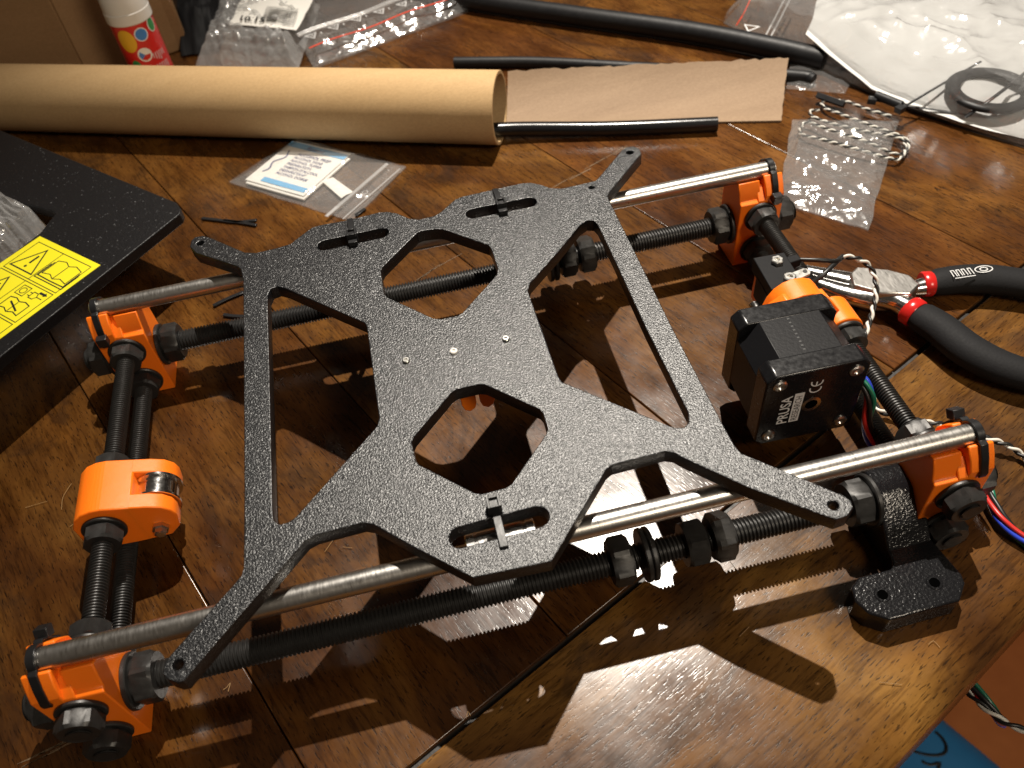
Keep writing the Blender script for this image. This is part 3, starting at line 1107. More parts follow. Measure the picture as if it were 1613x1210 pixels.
# =================================================================== black outer frame with warning sticker
ZF = 42.0
fr = thing('frame_corner', 'black powder-coated metal frame corner with a yellow warning sticker', 'metal frame', (-40, 240, ZF - 6))
F = lambda u, v: at(u, v, ZF)
pts = [F(278, 319), F(285, 329), F(283, 337)]
dl = (F(0, 562) - F(283, 337)).normalized()
du = (F(0, 205) - F(278, 319)).normalized()
inr = [F(63, 367), F(87, 337), F(80, 331)]
far = F(283, 337) + dl * 210
inn_far = F(63, 367) + (F(0, 415) - F(63, 367)).normalized() * 210
top_far = F(278, 319) + du * 320
inn_top = F(80, 331) + (F(0, 312) - F(80, 331)).normalized() * 260
poly = [top_far] + pts + [far, inn_far] + inr + [inn_top]
MB().prism([(q.x, q.y) for q in poly], (0, 0, ZF - 6), (1, 0, 0), (0, 1, 0), (0, 0, 1), 6).obj('frame_plate', 'black_frame_coat', fr, 30, 0.5)
# block that keeps the frame off the table (out of sight at the left)
MB().box((-110, 250, (ZF - 6.05) / 2), (40, 60, ZF - 6.05)).obj('support_block', 'black_frame_coat', fr, 30, 1)
SA, SB, SCr = at(63, 372.5, ZF), at(158.6, 418, ZF), at(0, 550, ZF)
sw_ = (SB - SA).length
ex = (SB - SA).normalized()
ey = (SCr - SB)
ey = (ey - ex * ey.dot(ex)).normalized()
sl = 118.0
S0 = V((SA.x, SA.y, ZF))
st = MB().prism([(0, 0), (sw_, 0), (sw_, sl), (0, sl)], S0 + V((0, 0, 0.02)), ex, ey, (0, 0, 1), 0.16).obj('warning_sticker', 'yellow_sticker', fr, 0)
P0 = S0 + V((0, 0, 0.24))
pr = MB()
i0, i1 = 4.0, sw_ - 3.2
rowh = 21.5
for r in range(5):
    y0 = 3.4 + r * (rowh + 1.5)
    stroke(pr, [(i0, y0), (i1, y0), (i1, y0 + rowh), (i0, y0 + rowh)], P0, ex, ey, 0.45, True)
    stroke(pr, [(i0 + 21, y0 + 0.23), (i0 + 21, y0 + rowh - 0.23)], P0, ex, ey, 0.4)
    if r < 3:
        stroke(pr, [(i0 + 10.5, y0 + 2.4), (i0 + 19.4, y0 + 18.6), (i0 + 1.6, y0 + 18.6)], P0, ex, ey, 0.8, True)
        stroke(pr, [(i0 + 10.5, y0 + 7.4), (i0 + 10.5, y0 + 13.4)], P0, ex, ey, 1.3)
        stroke(pr, circle_pts(i0 + 10.5, y0 + 15.8, 0.5, n=8), P0, ex, ey, 0.7, True)
    bx = i0 + 23.5
    if r == 0:
        stroke(pr, [(bx, y0 + 5), (bx + 5, y0 + 3.6), (bx + 9, y0 + 5.4), (bx + 13, y0 + 3.6), (bx + 18.5, y0 + 5), (bx + 18.5, y0 + 15), (bx + 13, y0 + 13.8), (bx + 9, y0 + 15.6), (bx + 5, y0 + 13.8), (bx, y0 + 15)], P0, ex, ey, 0.5, True)
        stroke(pr, [(bx + 9, y0 + 5.9), (bx + 9, y0 + 15.2)], P0, ex, ey, 0.5)
        stroke(pr, [(bx - 0.8, y0 + 6.4), (bx - 0.8, y0 + 17), (bx + 8.8, y0 + 17.2), (bx + 19.4, y0 + 17), (bx + 19.4, y0 + 6.4)], P0, ex, ey, 0.7)
        stroke(pr, [(bx - 1.6, y0 + 8), (bx - 1.6, y0 + 18.6), (bx + 20.2, y0 + 18.6), (bx + 20.2, y0 + 8)], P0, ex, ey, 0.6)
    elif r == 1:
        stroke(pr, [(bx, y0 + 2.2), (bx + 6, y0 + 2.2), (bx + 6, y0 + 8.2), (bx, y0 + 8.2)], P0, ex, ey, 0.45, True)
        stroke(pr, circle_pts(bx + 3, y0 + 5.2, 1.9, n=14), P0, ex, ey, 0.45, True)
        stroke(pr, [(bx + 9.5, y0 + 3.2), (bx + 12.6, y0 + 3.2), (bx + 13.8, y0 + 5.2), (bx + 12.6, y0 + 7.2), (bx + 9.5, y0 + 7.2)], P0, ex, ey, 0.5, True)
        stroke(pr, [(bx + 7.6, y0 + 4.2), (bx + 9.2, y0 + 4.2)], P0, ex, ey, 0.5)
        stroke(pr, [(bx + 7.6, y0 + 6.2), (bx + 9.2, y0 + 6.2)], P0, ex, ey, 0.5)
        stroke(pr, [(bx + 14.1, y0 + 5.2), (bx + 17.6, y0 + 5.2)], P0, ex, ey, 0.5)
        pr.add([P0 + ex * a + ey * b for a, b in ((bx + 12.5, y0 + 1.6), (bx + 16, y0 + 1.6), (bx + 16, y0 + 0.9), (bx + 18.2, y0 + 2.3), (bx + 16, y0 + 3.7), (bx + 16, y0 + 3.0), (bx + 12.5, y0 + 3.0))], [(0, 1, 2, 3, 4, 5, 6)])
        stroke(pr, [(bx + 1, y0 + 11), (bx + 5, y0 + 10.2), (bx + 8.5, y0 + 11.4), (bx + 12, y0 + 10.2), (bx + 16, y0 + 11), (bx + 16, y0 + 18.4), (bx + 12, y0 + 17.6), (bx + 8.5, y0 + 19), (bx + 5, y0 + 17.6), (bx + 1, y0 + 18.4)], P0, ex, ey, 0.6, True)
        stroke(pr, [(bx + 4, y0 + 13), (bx + 13, y0 + 16.5)], P0, ex, ey, 1.0)
        stroke(pr, [(bx + 8.5, y0 + 12), (bx + 8.5, y0 + 18.4)], P0, ex, ey, 0.5)
    else:
        stroke(pr, circle_pts(bx + 8.5, y0 + 10.6, 6.2, n=20, a0=0.6, a1=5.6), P0, ex, ey, 0.6)
        stroke(pr, circle_pts(bx + 8.5, y0 + 10.6, 3.2, n=16, a0=1.6, a1=6.0), P0, ex, ey, 0.5)
pr.obj('sticker_print', 'black_print', st, 0)

# =================================================================== things on the table behind
# ---- cardboard tube
TAX = V((222.87, 321.46, 22.4))
TD = V((math.cos(math.radians(-23.16)), math.sin(math.radians(-23.16)), 0))
TN = V((-TD.y, TD.x, 0))
tube = thing('cardboard_tube', 'long brown cardboard tube, its far wall cut open at the right end', 'tube', (80, 382, 0))
R0, R1 = 22.4, 20.4
MB().lathe([(0, R1), (0, R0 - 0.3), (0.3, R0), (419.7, R0), (420, R0 - 0.3), (420, R1), (0, R1)], TAX - TD * 420, TD, 72, close=False).obj('tube_wall', 'tube_cardboard', tube, 30)
# remaining strip of the far wall, opened out and leaning back
m = MB()
nL, nA = 60, 14
vs, fs = [], []
cB0, cB1, cT0, cT1 = at(794, 199, 1), at(1231, 191, 1), at(800, 113, 20), at(1242, 92, 17)
for i in range(nL + 1):
    u = i / nL
    jag = 0.035 * noise.noise(V((i * 0.45, 3.1, 0))) + 0.022 * noise.noise(V((i * 1.4, 8.1, 0)))
    for j in range(nA + 1):
        v = j / nA * (1 + jag)
        b_, t_ = cB0.lerp(cB1, u), cT0.lerp(cT1, u)
        if i == nL:
            b_ = b_ + TD * (0.9 * noise.noise(V((j * 0.6, 1, 1))))
            t_ = t_ + TD * (0.9 * noise.noise(V((j * 0.6, 1, 1))))
        nrm = (t_ - b_).cross(TD).normalized()
        if nrm.z < 0:
            nrm = -nrm
        c_ = b_.lerp(t_, v) - nrm * (4.2 * 4 * v * (1 - v)) + V((0, 0, 0.5))
        vs += [c_, c_ - nrm * 1.7]
w = (nA + 1) * 2
for i in range(nL):
    for j in range(nA):
        a = i * w + j * 2
        fs.append((a, a + 2, a + w + 2, a + w))
        fs.append((a + 1, a + w + 1, a + w + 3, a + 3))
    for j in (0, nA):
        a = i * w + j * 2
        fs.append((a, a + w, a + w + 1, a + 1))
for i in (0, nL):
    for j in range(nA):
        a = i * w + j * 2
        fs.append((a, a + 1, a + 3, a + 2))
m.add(vs, fs)
m.obj('cut_wall', 'grey_cardboard', tube, 30)

# ---- black sleeves and hoses
def hose(pts, r, mat, label, cat, name, hollow=True, grp=None):
    path = smooth_path(pts, 3)
    m = MB()
    m.tube(path, r, 18, caps=not hollow)
    if hollow:
        m.tube(path[-6:], r * 0.72, 18, caps=False)
        n = len(path)
        a0 = (n - 1) * 18
        b0 = n * 18 + 5 * 18
        m.f += [(a0 + j, a0 + (j + 1) % 18, b0 + (j + 1) % 18, b0 + j) for j in range(18)]
        m.f.append(tuple(range(17, -1, -1)))
        m.f.append(tuple(n * 18 + 4 * 18 + j for j in range(18)))
    return tag(m.obj(name, mat, None, 40), label, cat, grp)


e = TAX - TD * 30 - TN * 11.5
hose([(e.x, e.y, 9.5), (*at(800, 206, 6).xy, 7), (*at(960, 203, 5).xy, 5.2), (*at(1130, 196, 5).xy, 5.2)], 4.6, 'glossy_black_hose', 'glossy black sleeve sticking out of the open cardboard tube', 'hose', 'black_sleeve')
hose([(*at(1282, 124, 5).xy, 4), (*at(1245, 117, 5).xy, 4.2), (*at(1000, 107, 4).xy, 4.2), (*at(850, 99, 4).xy, 4.2), (*at(716, 99, 4).xy, 4.2)], 3.9, 'black_sleeve', 'thin matt black sleeve lying behind the cardboard tube', 'hose', 'black_sleeve')
hose([(*at(640, -30, 9).xy, 8.5), (*at(740, -2, 9).xy, 8.2), (*at(900, 22, 9).xy, 8.2), (*at(1080, 47, 9).xy, 8.2), (*at(1215, 72, 9).xy, 8.0), (*at(1300, 92, 8).xy, 7.2)], 7.0, 'black_sleeve', 'thick black hose crossing the table at the top', 'hose', 'black_hose')

# ---- cardboard box
A = at(143, 130, 0)
Bq = at(301, 74, 0)
bd = (Bq - A).normalized()
bn = V((-bd.y, bd.x, 0))
if bn.y < 0:
    bn = -bn
box = thing('cardboard_box', 'brown cardboard box behind the glue stick', 'box', (A.x, A.y, 0))
left_dir = V((-0.97, 0.10, 0)).normalized()
HB = 170
P1 = A + left_dir * 260
P2 = P1 + (Bq - A) * 1.0
for nm, a, b in (('side_panel', A, Bq), ('side_panel', P1, A), ('side_panel', P2, P1), ('side_panel', Bq, P2)):
    d_ = (b - a).normalized()
    nn = V((d_.y, -d_.x, 0))
    m = MB()
    m.prism([(0.2, 0), ((b - a).length - 0.2, 0), ((b - a).length - 0.2, HB), (0.2, HB)], a - nn * 4, d_, (0, 0, 1), nn, 4)
    m.obj(nm, 'box_cardboard', box, 30, 1.2)
m = MB()
cq = (A + Bq + P1 + P2) / 4
m.prism([((q - cq).x * 0.99, (q - cq).y * 0.99) for q in (A, Bq, P2, P1)], (cq.x, cq.y, HB + 0.2), (1, 0, 0), (0, 1, 0), (0, 0, 1), 4)
m.obj('lid_flap', 'box_cardboard', box, 30, 1)

# ---- glue stick
G = at(259, 152, 0)
gs = thing('glue_stick', 'upright glue stick with white cap and red label', 'glue stick', (G.x, G.y, 0))
HL = 59.0
MB().lathe([(0, 14.0), (0.6, 14.6), (HL, 14.6), (HL + 0.3, 14.2)], G, (0, 0, 1), 48).obj('body', 'glue_label', gs, 30)
MB().lathe([(HL - 0.1, 14.9), (HL + 0.6, 15.4), (HL + 7, 15.4), (HL + 7.6, 15.0), (HL + 44, 13.9), (HL + 46, 12.8), (HL + 46.4, 8)], G, (0, 0, 1), 48).obj('cap', 'white_cap', gs, 30)
MB().lathe([(0, 16.4), (0.8, 17), (9, 17), (9.5, 16)], G, (0, 0, 1), 48).obj('base', 'white_cap', gs, 30)
tocam = (CAM - G)
ang0 = math.atan2(tocam.y, tocam.x)


def disc_cyl(mb, rx, ry, zc, da, r, off):
    prev = None
    for k in range(5):
        on = []
        for x, y in circle_pts(0, 0, rx * (k + 0.02) / 4, ry * (k + 0.02) / 4, 20):
            a = ang0 + da + x / r
            on.append(G + V((math.cos(a) * (r + off), math.sin(a) * (r + off), zc + y)))
        if prev:
            mb.add(prev + on, [(i, (i + 1) % 20, 20 + (i + 1) % 20, 20 + i) for i in range(20)])
        prev = on


def on_cyl(mb, pts, zc, da, r, off):
    vs = []
    for x, y in pts:
        a = ang0 + da + x / r
        vs.append(G + V((math.cos(a) * (r + off), math.sin(a) * (r + off), zc + y)))
    mb.add(vs, [tuple(range(len(vs)))])


for da, zc, rx, ry, mt, nm in ((-0.60, 54, 6.2, 7.8, 'label_yellow', 'yellow_oval'), (0.16, 57, 4.6, 4.6, 'white_paper', 'round_badge'), (0.16, 57, 3.9, 3.9, 'label_blue', 'blue_badge'),
                               (0.85, 60, 3.6, 5.0, 'white_paper', 'round_badge'), (0.85, 60, 2.9, 4.2, 'label_green', 'green_badge'), (-0.05, 43.5, 4.8, 4.8, 'white_paper', 'round_badge'),
                               (-0.62, 35, 3.5, 5.5, 'label_green', 'green_leaf')):
    mb = MB()
    off = 0.15 if nm in ('round_badge', 'yellow_oval', 'green_leaf') else 0.3
    disc_cyl(mb, rx, ry, zc - 5, da, 14.6, off)
    mb.obj(nm, mt, gs, 60)
mb = MB()
on_cyl(mb, [(-3.9, 0), (-2.7, -2.7), (0, -3.9), (2.7, -2.7), (3.9, 0), (0, 0)], 38.5, -0.05, 14.6, 0.45)
mb.obj('flag_red', 'glue_label', gs, 60)
mb = MB()
on_cyl(mb, [(-3.9, 0), (0, 0), (-2.7, 2.7)], 38.5, -0.05, 14.6, 0.5)
on_cyl(mb, [(-3.9, -0.2), (-2.7, -2.7), (0, 0)], 38.5, -0.05, 14.6, 0.52)
mb.obj('flag_blue', 'label_blue', gs, 60)
mb = MB()
for k in range(6):
    for zz in range(4):
        hgt = random.uniform(3.5, 6.5)
        x0 = 0.30 + k * 0.12
        zt = 38 - zz * 8
        on_cyl(mb, [(-0.28, 0), (0.28, 0), (0.28, -hgt), (-0.28, -hgt)], zt, x0, 14.6, 0.2)
mb.obj('label_text', 'white_print', gs, 60)

# ---- bubble wrap behind glue stick + the wrap pack with paper label + recycling bag
def bubble_pack(name, label, quad, z, pitch, amp, seed, mat='bubble_film', crum=3.0, cat='bubble wrap'):
    A_, B_, C_, D_ = (V(q) for q in quad)
    nx = int((B_ - A_).length / pitch * 5)
    ny = int((D_ - A_).length / pitch * 5)

    def h(u, v, p):
        i, j = u * nx / 5, v * ny / 5
        i += 0.5 * (int(j) % 2)
        fx, fy = (i % 1) - 0.5, (j % 1) - 0.5
        b = max(0, 1 - (fx * fx + fy * fy) / 0.19) ** 0.5
        edge = min(1, 8 * min(u, 1 - u, v, 1 - v))
        return z * edge + amp * b * edge + crum * crumple(p, seed, 0.045) * edge
    m = sheet(quad, nx, ny, h, 2.0, seed)
    o = m.obj(name, mat, None, 50)
    return tag(o, label, cat)


bubble_pack('bubble_wrap', 'crinkled clear bubble wrap behind the glue stick', [at(130, 25, 8), at(235, 60, 8), at(262, -60, 8), at(130, -80, 8)], 40, 9, 2.2, 3, crum=26)
bubble_pack('bubble_wrap', 'clear bubble wrap bundle with a white paper label', [at(308, 104, 3), at(470, 108, 3), at(505, 10, 3), at(375, -40, 3)], 11, 8, 1.8, 5, 'bubble_film', 9)
lab = sheet([at(362, 43, 18), at(468, 53, 18), at(500, -8, 18), at(392, -22, 18)], 20, 12, lambda u, v, p: 2.5 * crumple(p, 9, 0.03) + 1.5 * math.sin(u * 3), 0.4, 4)
labo = tag(lab.obj('paper_label', 'white_paper', None, 50), 'white printed paper label on the bubble wrap bundle', 'label')
mb = MB()
lq = [at(362, 43, 22.6), at(468, 53, 22.6), at(500, -8, 22.6), at(392, -22, 22.6)]
lex, ley = (lq[1] - lq[0]), (lq[3] - lq[0])
for k in range(22):
    x = 0.42 + k * 0.022
    mb.add([lq[0] + lex * a + ley * b for a, b in ((x, 0.2), (x + random.choice((0.006, 0.012)), 0.2), (x + 0.008, 0.55), (x, 0.55))], [(0, 1, 2, 3)])
mb.obj('barcode', 'black_print', labo, 0)
text_mb('10.15', 11, lq[0] + lex * 0.06 + ley * 0.18, lex.normalized(), ley.normalized(), bold=0.2).obj('lettering', 'black_print', labo, 0)

# recycling-print zip bag
RB = [at(494, 106, 2), at(738, 16, 2), at(700, -90, 2), at(400, -60, 2)]
rb = thing('zip_bag', 'grey clear zip bag with recycling triangles and a red line', 'plastic bag', (sum((q for q in RB), V()) / 4).to_tuple()[:2] + (0,))


def bag_h(z, crum, seed, f=0.03, edge_k=10):
    return lambda u, v, p: (z + crum * crumple(p, seed, f)) * min(1, edge_k * min(u, 1 - u, v, 1 - v)) + 0.2


sheet(RB, 70, 50, bag_h(7, 6, 11), 1.2, 2).obj('film', 'clear_film', rb, 50)
sheet([q - V((0, 0, 1.8)) for q in RB], 20, 14, lambda u, v, p: 0.1, 1.2, 2).obj('film', 'clear_film', rb, 50)
bex, bey = (RB[1] - RB[0]), (RB[3] - RB[0])
bnx = bex.normalized()
bny = (bey - bnx * bey.dot(bnx)).normalized()
BH = 14.5
o0 = RB[0] + V((0, 0, BH))
Lb = bex.length
mb = MB()
mb.ribbon([o0 + bnx * (3 + (Lb - 8) * i / 20) + bny * (7.5 + 1.5 * math.sin(i * 0.6)) - V((0, 0, 3.5)) for i in range(21)], bny, 1.4, 0.3)
mb.obj('red_line', 'red_line', rb, 40)
for d_ in (24, 27.0):
    MB().tube([o0 + bnx * (2 + (Lb - 5) * i / 20) + bny * (d_ + 1.5 * math.sin(i * 0.6)) for i in range(21)], 0.9, 8).obj('zip_seal', 'zip_film', rb, 60)
for k in range(7):
    cx = 10 + k * (Lb - 20) / 6
    cy = 15.5 + 1.2 * math.sin(k)
    mb = MB()
    stroke(mb, [(cx - 4.2, cy + 3.4), (cx + 4.2, cy + 3.4), (cx, cy - 4)], o0 + V((0, 0, 0.5)), bnx, bny, 0.9, True)
    stroke(mb, [(cx - 0.8, cy + 1.6), (cx + 0.8, cy + 1.6), (cx + 0.8, cy + 0.2), (cx - 0.8, cy - 0.2)], o0 + V((0, 0, 0.5)), bnx, bny, 0.5)
    mb.obj('recycling_triangle', 'white_print', rb, 0)
    mb = MB()
    stroke(mb, [(cx + 7.4, cy - 1), (cx + 7.4, cy + 1.4)], o0 + V((0, 0, 0.5)), bnx, bny, 0.9)
    mb.obj('printed_dash', 'white_print', rb, 0)
# raised crumpled black sheet between box and bags
bb = sheet([at(285, 88, 2), at(345, 80, 2), at(395, -40, 2), at(285, -60, 2)], 40, 40, lambda u, v, p: (14 + 14 * crumple(p, 21, 0.035)) * min(1, 6 * min(u, 1 - u, v, 1 - v)), 2, 8)
tag(bb.obj('black_sheet', 'crumpled_black', None, 50), 'crumpled black sheet between box and bubble wrap', 'plastic bag')

# ---- small zip bag with alcohol wipe
SBq = [at(360, 286, 1), at(468, 216, 1), at(640, 262, 1), at(553, 348, 1)]
sb = thing('small_zip_bag', 'small clear zip bag holding a white and blue wipe packet', 'plastic bag', (103, 318, 0))
LZ = 4.2
sheet([SBq[0], SBq[3], SBq[2], SBq[1]], 60, 45, lambda u, v, p: (3.6 + 1.6 * crumple(p, 31, 0.05) - (1.8 * u if u > 0.6 else 0)) * min(1, 9 * min(u, 1 - u, v, 1 - v)) + 0.1, 0.6, 3).obj('film', 'clear_film', sb, 50)
sheet([SBq[0], SBq[3], SBq[2], SBq[1]], 12, 10, lambda u, v, p: -0.7, 0.6, 3).obj('film', 'clear_film', sb, 50)
zA, zB = at(514, 341, 3.2), at(610, 258, 3.2)
MB().ribbon([zA, zB], (zB - zA).cross(V((0, 0, 1))), 2.2, 0.5).obj('zip_seal', 'zip_film', sb, 40)
zA, zB = at(540, 345, 3.0), at(630, 266, 3.0)
MB().ribbon([zA, zB], (zB - zA).cross(V((0, 0, 1))), 0.7, 0.4).obj('zip_seal', 'zip_film', sb, 40)
hq = at(575, 303, 3.0)
MB().lathe([(0, 1.5), (0.1, 1.9), (0.2, 1.5)], hq, (0, 0, 1), 18, close=False).obj('hang_hole', 'zip_film', sb, 40)
BLq, TLq, TRq, BRq = at(386, 283, 3), at(461, 222, 3), at(554, 242, 3), at(478, 309, 3)
pk = thing('wipe_packet', 'white and blue alcohol wipe packet inside the small zip bag', 'packet', (92, 332, 1))
pex, pey = (BRq - BLq).normalized(), (TLq - BLq).normalized()
PWd, PHt = (BRq - BLq).length, (TLq - BLq).length
zb = BLq - V((0, 0, 2.0))
sheet([BLq - V((0, 0, 2.2)), BRq - V((0, 0, 2.2)), TRq - V((0, 0, 2.2)), TLq - V((0, 0, 2.2))], 16, 16, lambda u, v, p: 2.2 + 0.25 * math.sin(u * 9) * 0.3, 0, 0).obj('packet_front', 'white_paper', pk, 40)
off = pex * 1.5 - pey * 2.0
MB().prism([(0, 0), (PWd, 0), (PWd, PHt), (0, PHt)], BLq + off - V((0, 0, 1.9)), pex, pey, (0, 0, 1), 1.2).obj('packet_back', 'white_paper', pk, 30, 0.3)
PZ = BLq + V((0, 0, 0.32))
quadf = lambda a, b, c_, d_: [PZ + pex * (x * PWd) + pey * (y * PHt) for x, y in ((a, b), (c_, b), (c_, d_), (a, d_))]
MB().add(quadf(0.01, 0.87, 0.99, 0.985), [(0, 1, 2, 3)]).obj('blue_band', 'blue_band', pk, 0)
MB().add(quadf(0.22, 0.055, 0.96, 0.15), [(0, 1, 2, 3)]).obj('blue_band', 'blue_band', pk, 0)
PT = PZ + V((0, 0, 0.08))
text_mb('Romed', 4.6, PT + pex * (0.34 * PWd) + pey * (0.885 * PHt), pex, pey, bold=0.12).obj('lettering', 'navy_print', pk, 0)
for k, tx in enumerate(('ALCOHOL PREP', 'ALCOHOL SWAB', 'ALKOHOL TUPFER', 'PREPARATION', "TAMPON D'ALCOOL", 'DESINFECTANT', 'ALCOHOL DOEKJE')):
    text_mb(tx, 4.1 if k == 0 else 3.3, PT + pex * (0.30 * PWd) + pey * ((0.73 - k * 0.077) * PHt), pex, pey, bold=0.03, xs=0.9).obj('lettering', 'navy_print', pk, 0)
mb = MB()
stroke(mb, [((0.10 + 0.035 * math.sin(t * 0.9)) * PWd + t * 0.25, (0.24 + 0.045 * t) * PHt) for t in [i * 0.5 for i in range(25)]], PT, pex, pey, 1.0)
mb.obj('printed_squiggle', 'navy_print', pk, 0)
wq = [at(508, 287, 2.2), at(524, 279, 2.2), at(556, 302, 2.2), at(538, 313, 2.2)]
tag(sheet(wq, 8, 6, lambda u, v, p: 0.3 + 0.3 * math.sin(u * 5), 0.3, 6).obj('paper_slip', 'white_paper', None, 40), 'tiny white paper slip beside the wipe packet', 'paper')

# ---- bubble wrap lying in the black frame
bubble_pack('bubble_wrap', 'clear bubble wrap lying inside the black metal frame', [at(-30, 440, 32), at(15, 418, 32), at(74, 357, 32), at(-20, 292, 32)], 9, 8, 2.2, 41, crum=8)

# ---- big bag top right with paper
BBq = [at(1143, 32, 3), at(1330, 160, 3), at(1640, 232, 3), at(1900, 60, 3), at(1500, -140, 3), at(1190, -40, 3)]
big = thing('large_zip_bag', 'large crinkled zip bag with a red line, filled with white paper', 'plastic bag', (500, 300, 0))
quadB = [at(1138, 34, 2), at(1345, 172, 2), at(1380, -150, 2), at(1190, -40, 2)]
bagq = [at(1140, 33, 2), at(1640, 236, 2), at(1950, 20, 2), at(1215, -60, 2)]


def big_h(u, v, p):
    e = min(1, 18 * min(u, 1 - u, v, 1 - v)) ** 0.6
    return (16 + 8 * min(1, max(0, u - 0.1) * 4) + 11 * crumple(p, 51, 0.022)) * e


sheet(bagq, 130, 90, big_h, 2.0, 5, (-3, -20, 0)).obj('film', 'fold_film', big, 50)
sheet([q - V((0, 0, 1.6)) for q in bagq], 30, 20, lambda u, v, p: 0.1, 2.0, 5, (-3, -20, 0)).obj('film', 'clear_film', big, 50)
rl = [at(1186, -10, 15), at(1172, 20, 12), at(1160, 40, 7)]
MB().ribbon(smooth_path(rl, 3), (1, 0.4, 0), 1.5, 0.3).obj('red_line', 'red_line', big, 40)
for du_ in (0, 9):
    zl = [at(1240 + du_, -10, 17), at(1220 + du_, 30, 15), at(1203 + du_, 62, 10)]
    MB().tube(smooth_path(zl, 3), 0.7, 8).obj('zip_seal', 'zip_film', big, 60)
tri = MB()
tb = at(1182, 44, 12.5)
stroke(tri, [(-5, 3.5), (5, 3.5), (0, -5)], tb, (0.75, -0.65, 0), (0.65, 0.75, 0), 1.0, True)
tri.obj('recycling_triangle', 'white_print', big, 0)
pp = [at(1262, 90, 14), at(1400, 172, 14), at(1700, 225, 14), at(1720, 60, 14), at(1560, -20, 14), at(1318, -40, 14)]
pq = [at(1262, 92, 3), at(1690, 236, 3), at(1770, 40, 3), at(1325, -55, 3)]
psh = sheet(pq, 60, 40, lambda u, v, p: 1.0 + (9 * crumple(p, 61, 0.014) + 2 * math.sin(u * 4 + v * 2) + 2) * min(1, 0.15 + 5 * v) + 15 * max(0, 1 - u / 0.25), 2.0, 7, (-4, -21, 0))
tag(psh.obj('folded_paper', 'bag_paper', None, 50), 'white folded paper sheet inside the large zip bag', 'paper')
rc = at(1560, 142, 14)
mb = MB()
ring = [(rc.x + 21 * math.cos(2 * math.pi * i / 48), rc.y + 21 * math.sin(2 * math.pi * i / 48), 14) for i in range(49)]
mb.tube(ring, 4.4, 14, caps=False, flat=0.55)
tag(mb.obj('rubber_ring', 'black_sleeve', None, 60), 'black rubber ring on the paper in the large bag', 'ring')


def loose_tie(pts, zs, label, head=True, w=1.6):
    P = [V((*at(u, v, z).xy, z)) for (u, v), z in zip(pts, zs)]
    path = smooth_path(P, 3)
    m = MB().tube(path, w * 0.5, 8, flat=0.45)
    if head:
        d_ = (path[1] - path[0]).normalized()
        q = d_.to_track_quat('X', 'Z').to_matrix()
        m.box(path[0], (5, 4.4, 3.4), q)
    return tag(m.obj('loose_zip_tie', 'zip_tie_plastic', None, 50), label, 'zip tie', None)


loose_tie([(1418, 172), (1480, 135), (1545, 97)], [11, 14, 17], 'black zip tie slanting across the paper left of the ring', True, 1.8)
loose_tie([(1374, 158), (1440, 168), (1530, 182)], [7, 7, 7], 'black zip tie along the near edge of the large bag', True, 1.8)
loose_tie([(1520, 185), (1570, 150), (1640, 95)], [9, 19, 19], 'black zip tie crossing over the black rubber ring', False, 2.6)
hose([(*at(1380, 150, 9).xy, 9), (*at(1420, 166, 9).xy, 9)], 2.6, 'black_sleeve', 'short grey-black sleeve stub at the edge of the paper', 'hose', 'sleeve_stub', True)
# flat clear bag corner underneath
ub = sheet([at(1238, 142, 0.5), at(1330, 150, 0.5), at(1360, 95, 0.5), at(1245, 98, 0.5)], 24, 16, lambda u, v, p: 1 + 3 * crumple(p, 71, 0.06) * min(1, 6 * min(u, 1 - u, v, 1 - v)), 0.6, 9)
tag(ub.obj('bag_corner', 'clear_film', None, 50), 'flat clear bag corner peeping out behind the cut cardboard', 'plastic bag')

# ---- small crinkled bag with twisted wire
cb = [at(1226, 318, 1), at(1368, 362, 1), at(1416, 190, 1), at(1248, 188, 1)]
cbag = thing('crinkled_bag', 'small crinkled clear bag beside the far right orange corner', 'plastic bag', (405, 225, 0))
sheet(cb, 90, 90, lambda u, v, p: (1.6 + 5 * crumple(p, 81, 0.045)) * min(1, 10 * min(u, 1 - u, v, 1 - v)) + 0.1, 1.4, 4).obj('film', 'milky_film', cbag, 40)
sheet([q - V((0, 0, 0.8)) for q in cb], 20, 20, lambda u, v, p: 0.05, 1.4, 4).obj('film', 'clear_film', cbag, 50)
tw = thing('twisted_wire', 'coiled black and white twisted wire in the crinkled bag', 'wire', (415, 250, 0))
wp = [(1402, 186), (1360, 176), (1330, 164), (1296, 161), (1300, 172), (1320, 182), (1372, 204), (1424, 222), (1428, 238), (1408, 243), (1360, 226), (1300, 208), (1272, 196), (1262, 200),
      (1262, 213), (1300, 226), (1350, 241), (1400, 252), (1418, 250), (1426, 234), (1414, 222), (1370, 214), (1310, 197), (1280, 184), (1276, 178), (1290, 178)]
twisted('wire', [V((*at(u, v, 3).xy, 3.2 + 2.2 * (0.5 + 0.5 * math.sin(i * 1.3)))) for i, (u, v) in enumerate(wp)], ['wire_white', 'wire_black'], tw, 0.56, 0.55, 6.6)
cn = MB()
q0, q1 = at(1287, 150, 5), at(1330, 165, 5)
cn.tube([q0, q1], 2.4, 4)
cn.obj('connector', 'black_sleeve', tw, 30, 0.3)

# ---- pliers
pz = 9.0
pli = thing('pliers', 'long-nose pliers with black foam handles and red collars', 'pliers', (390, 100, 0))
PP = lambda u, v, z=pz: V((*at(u, v, z).xy, z))
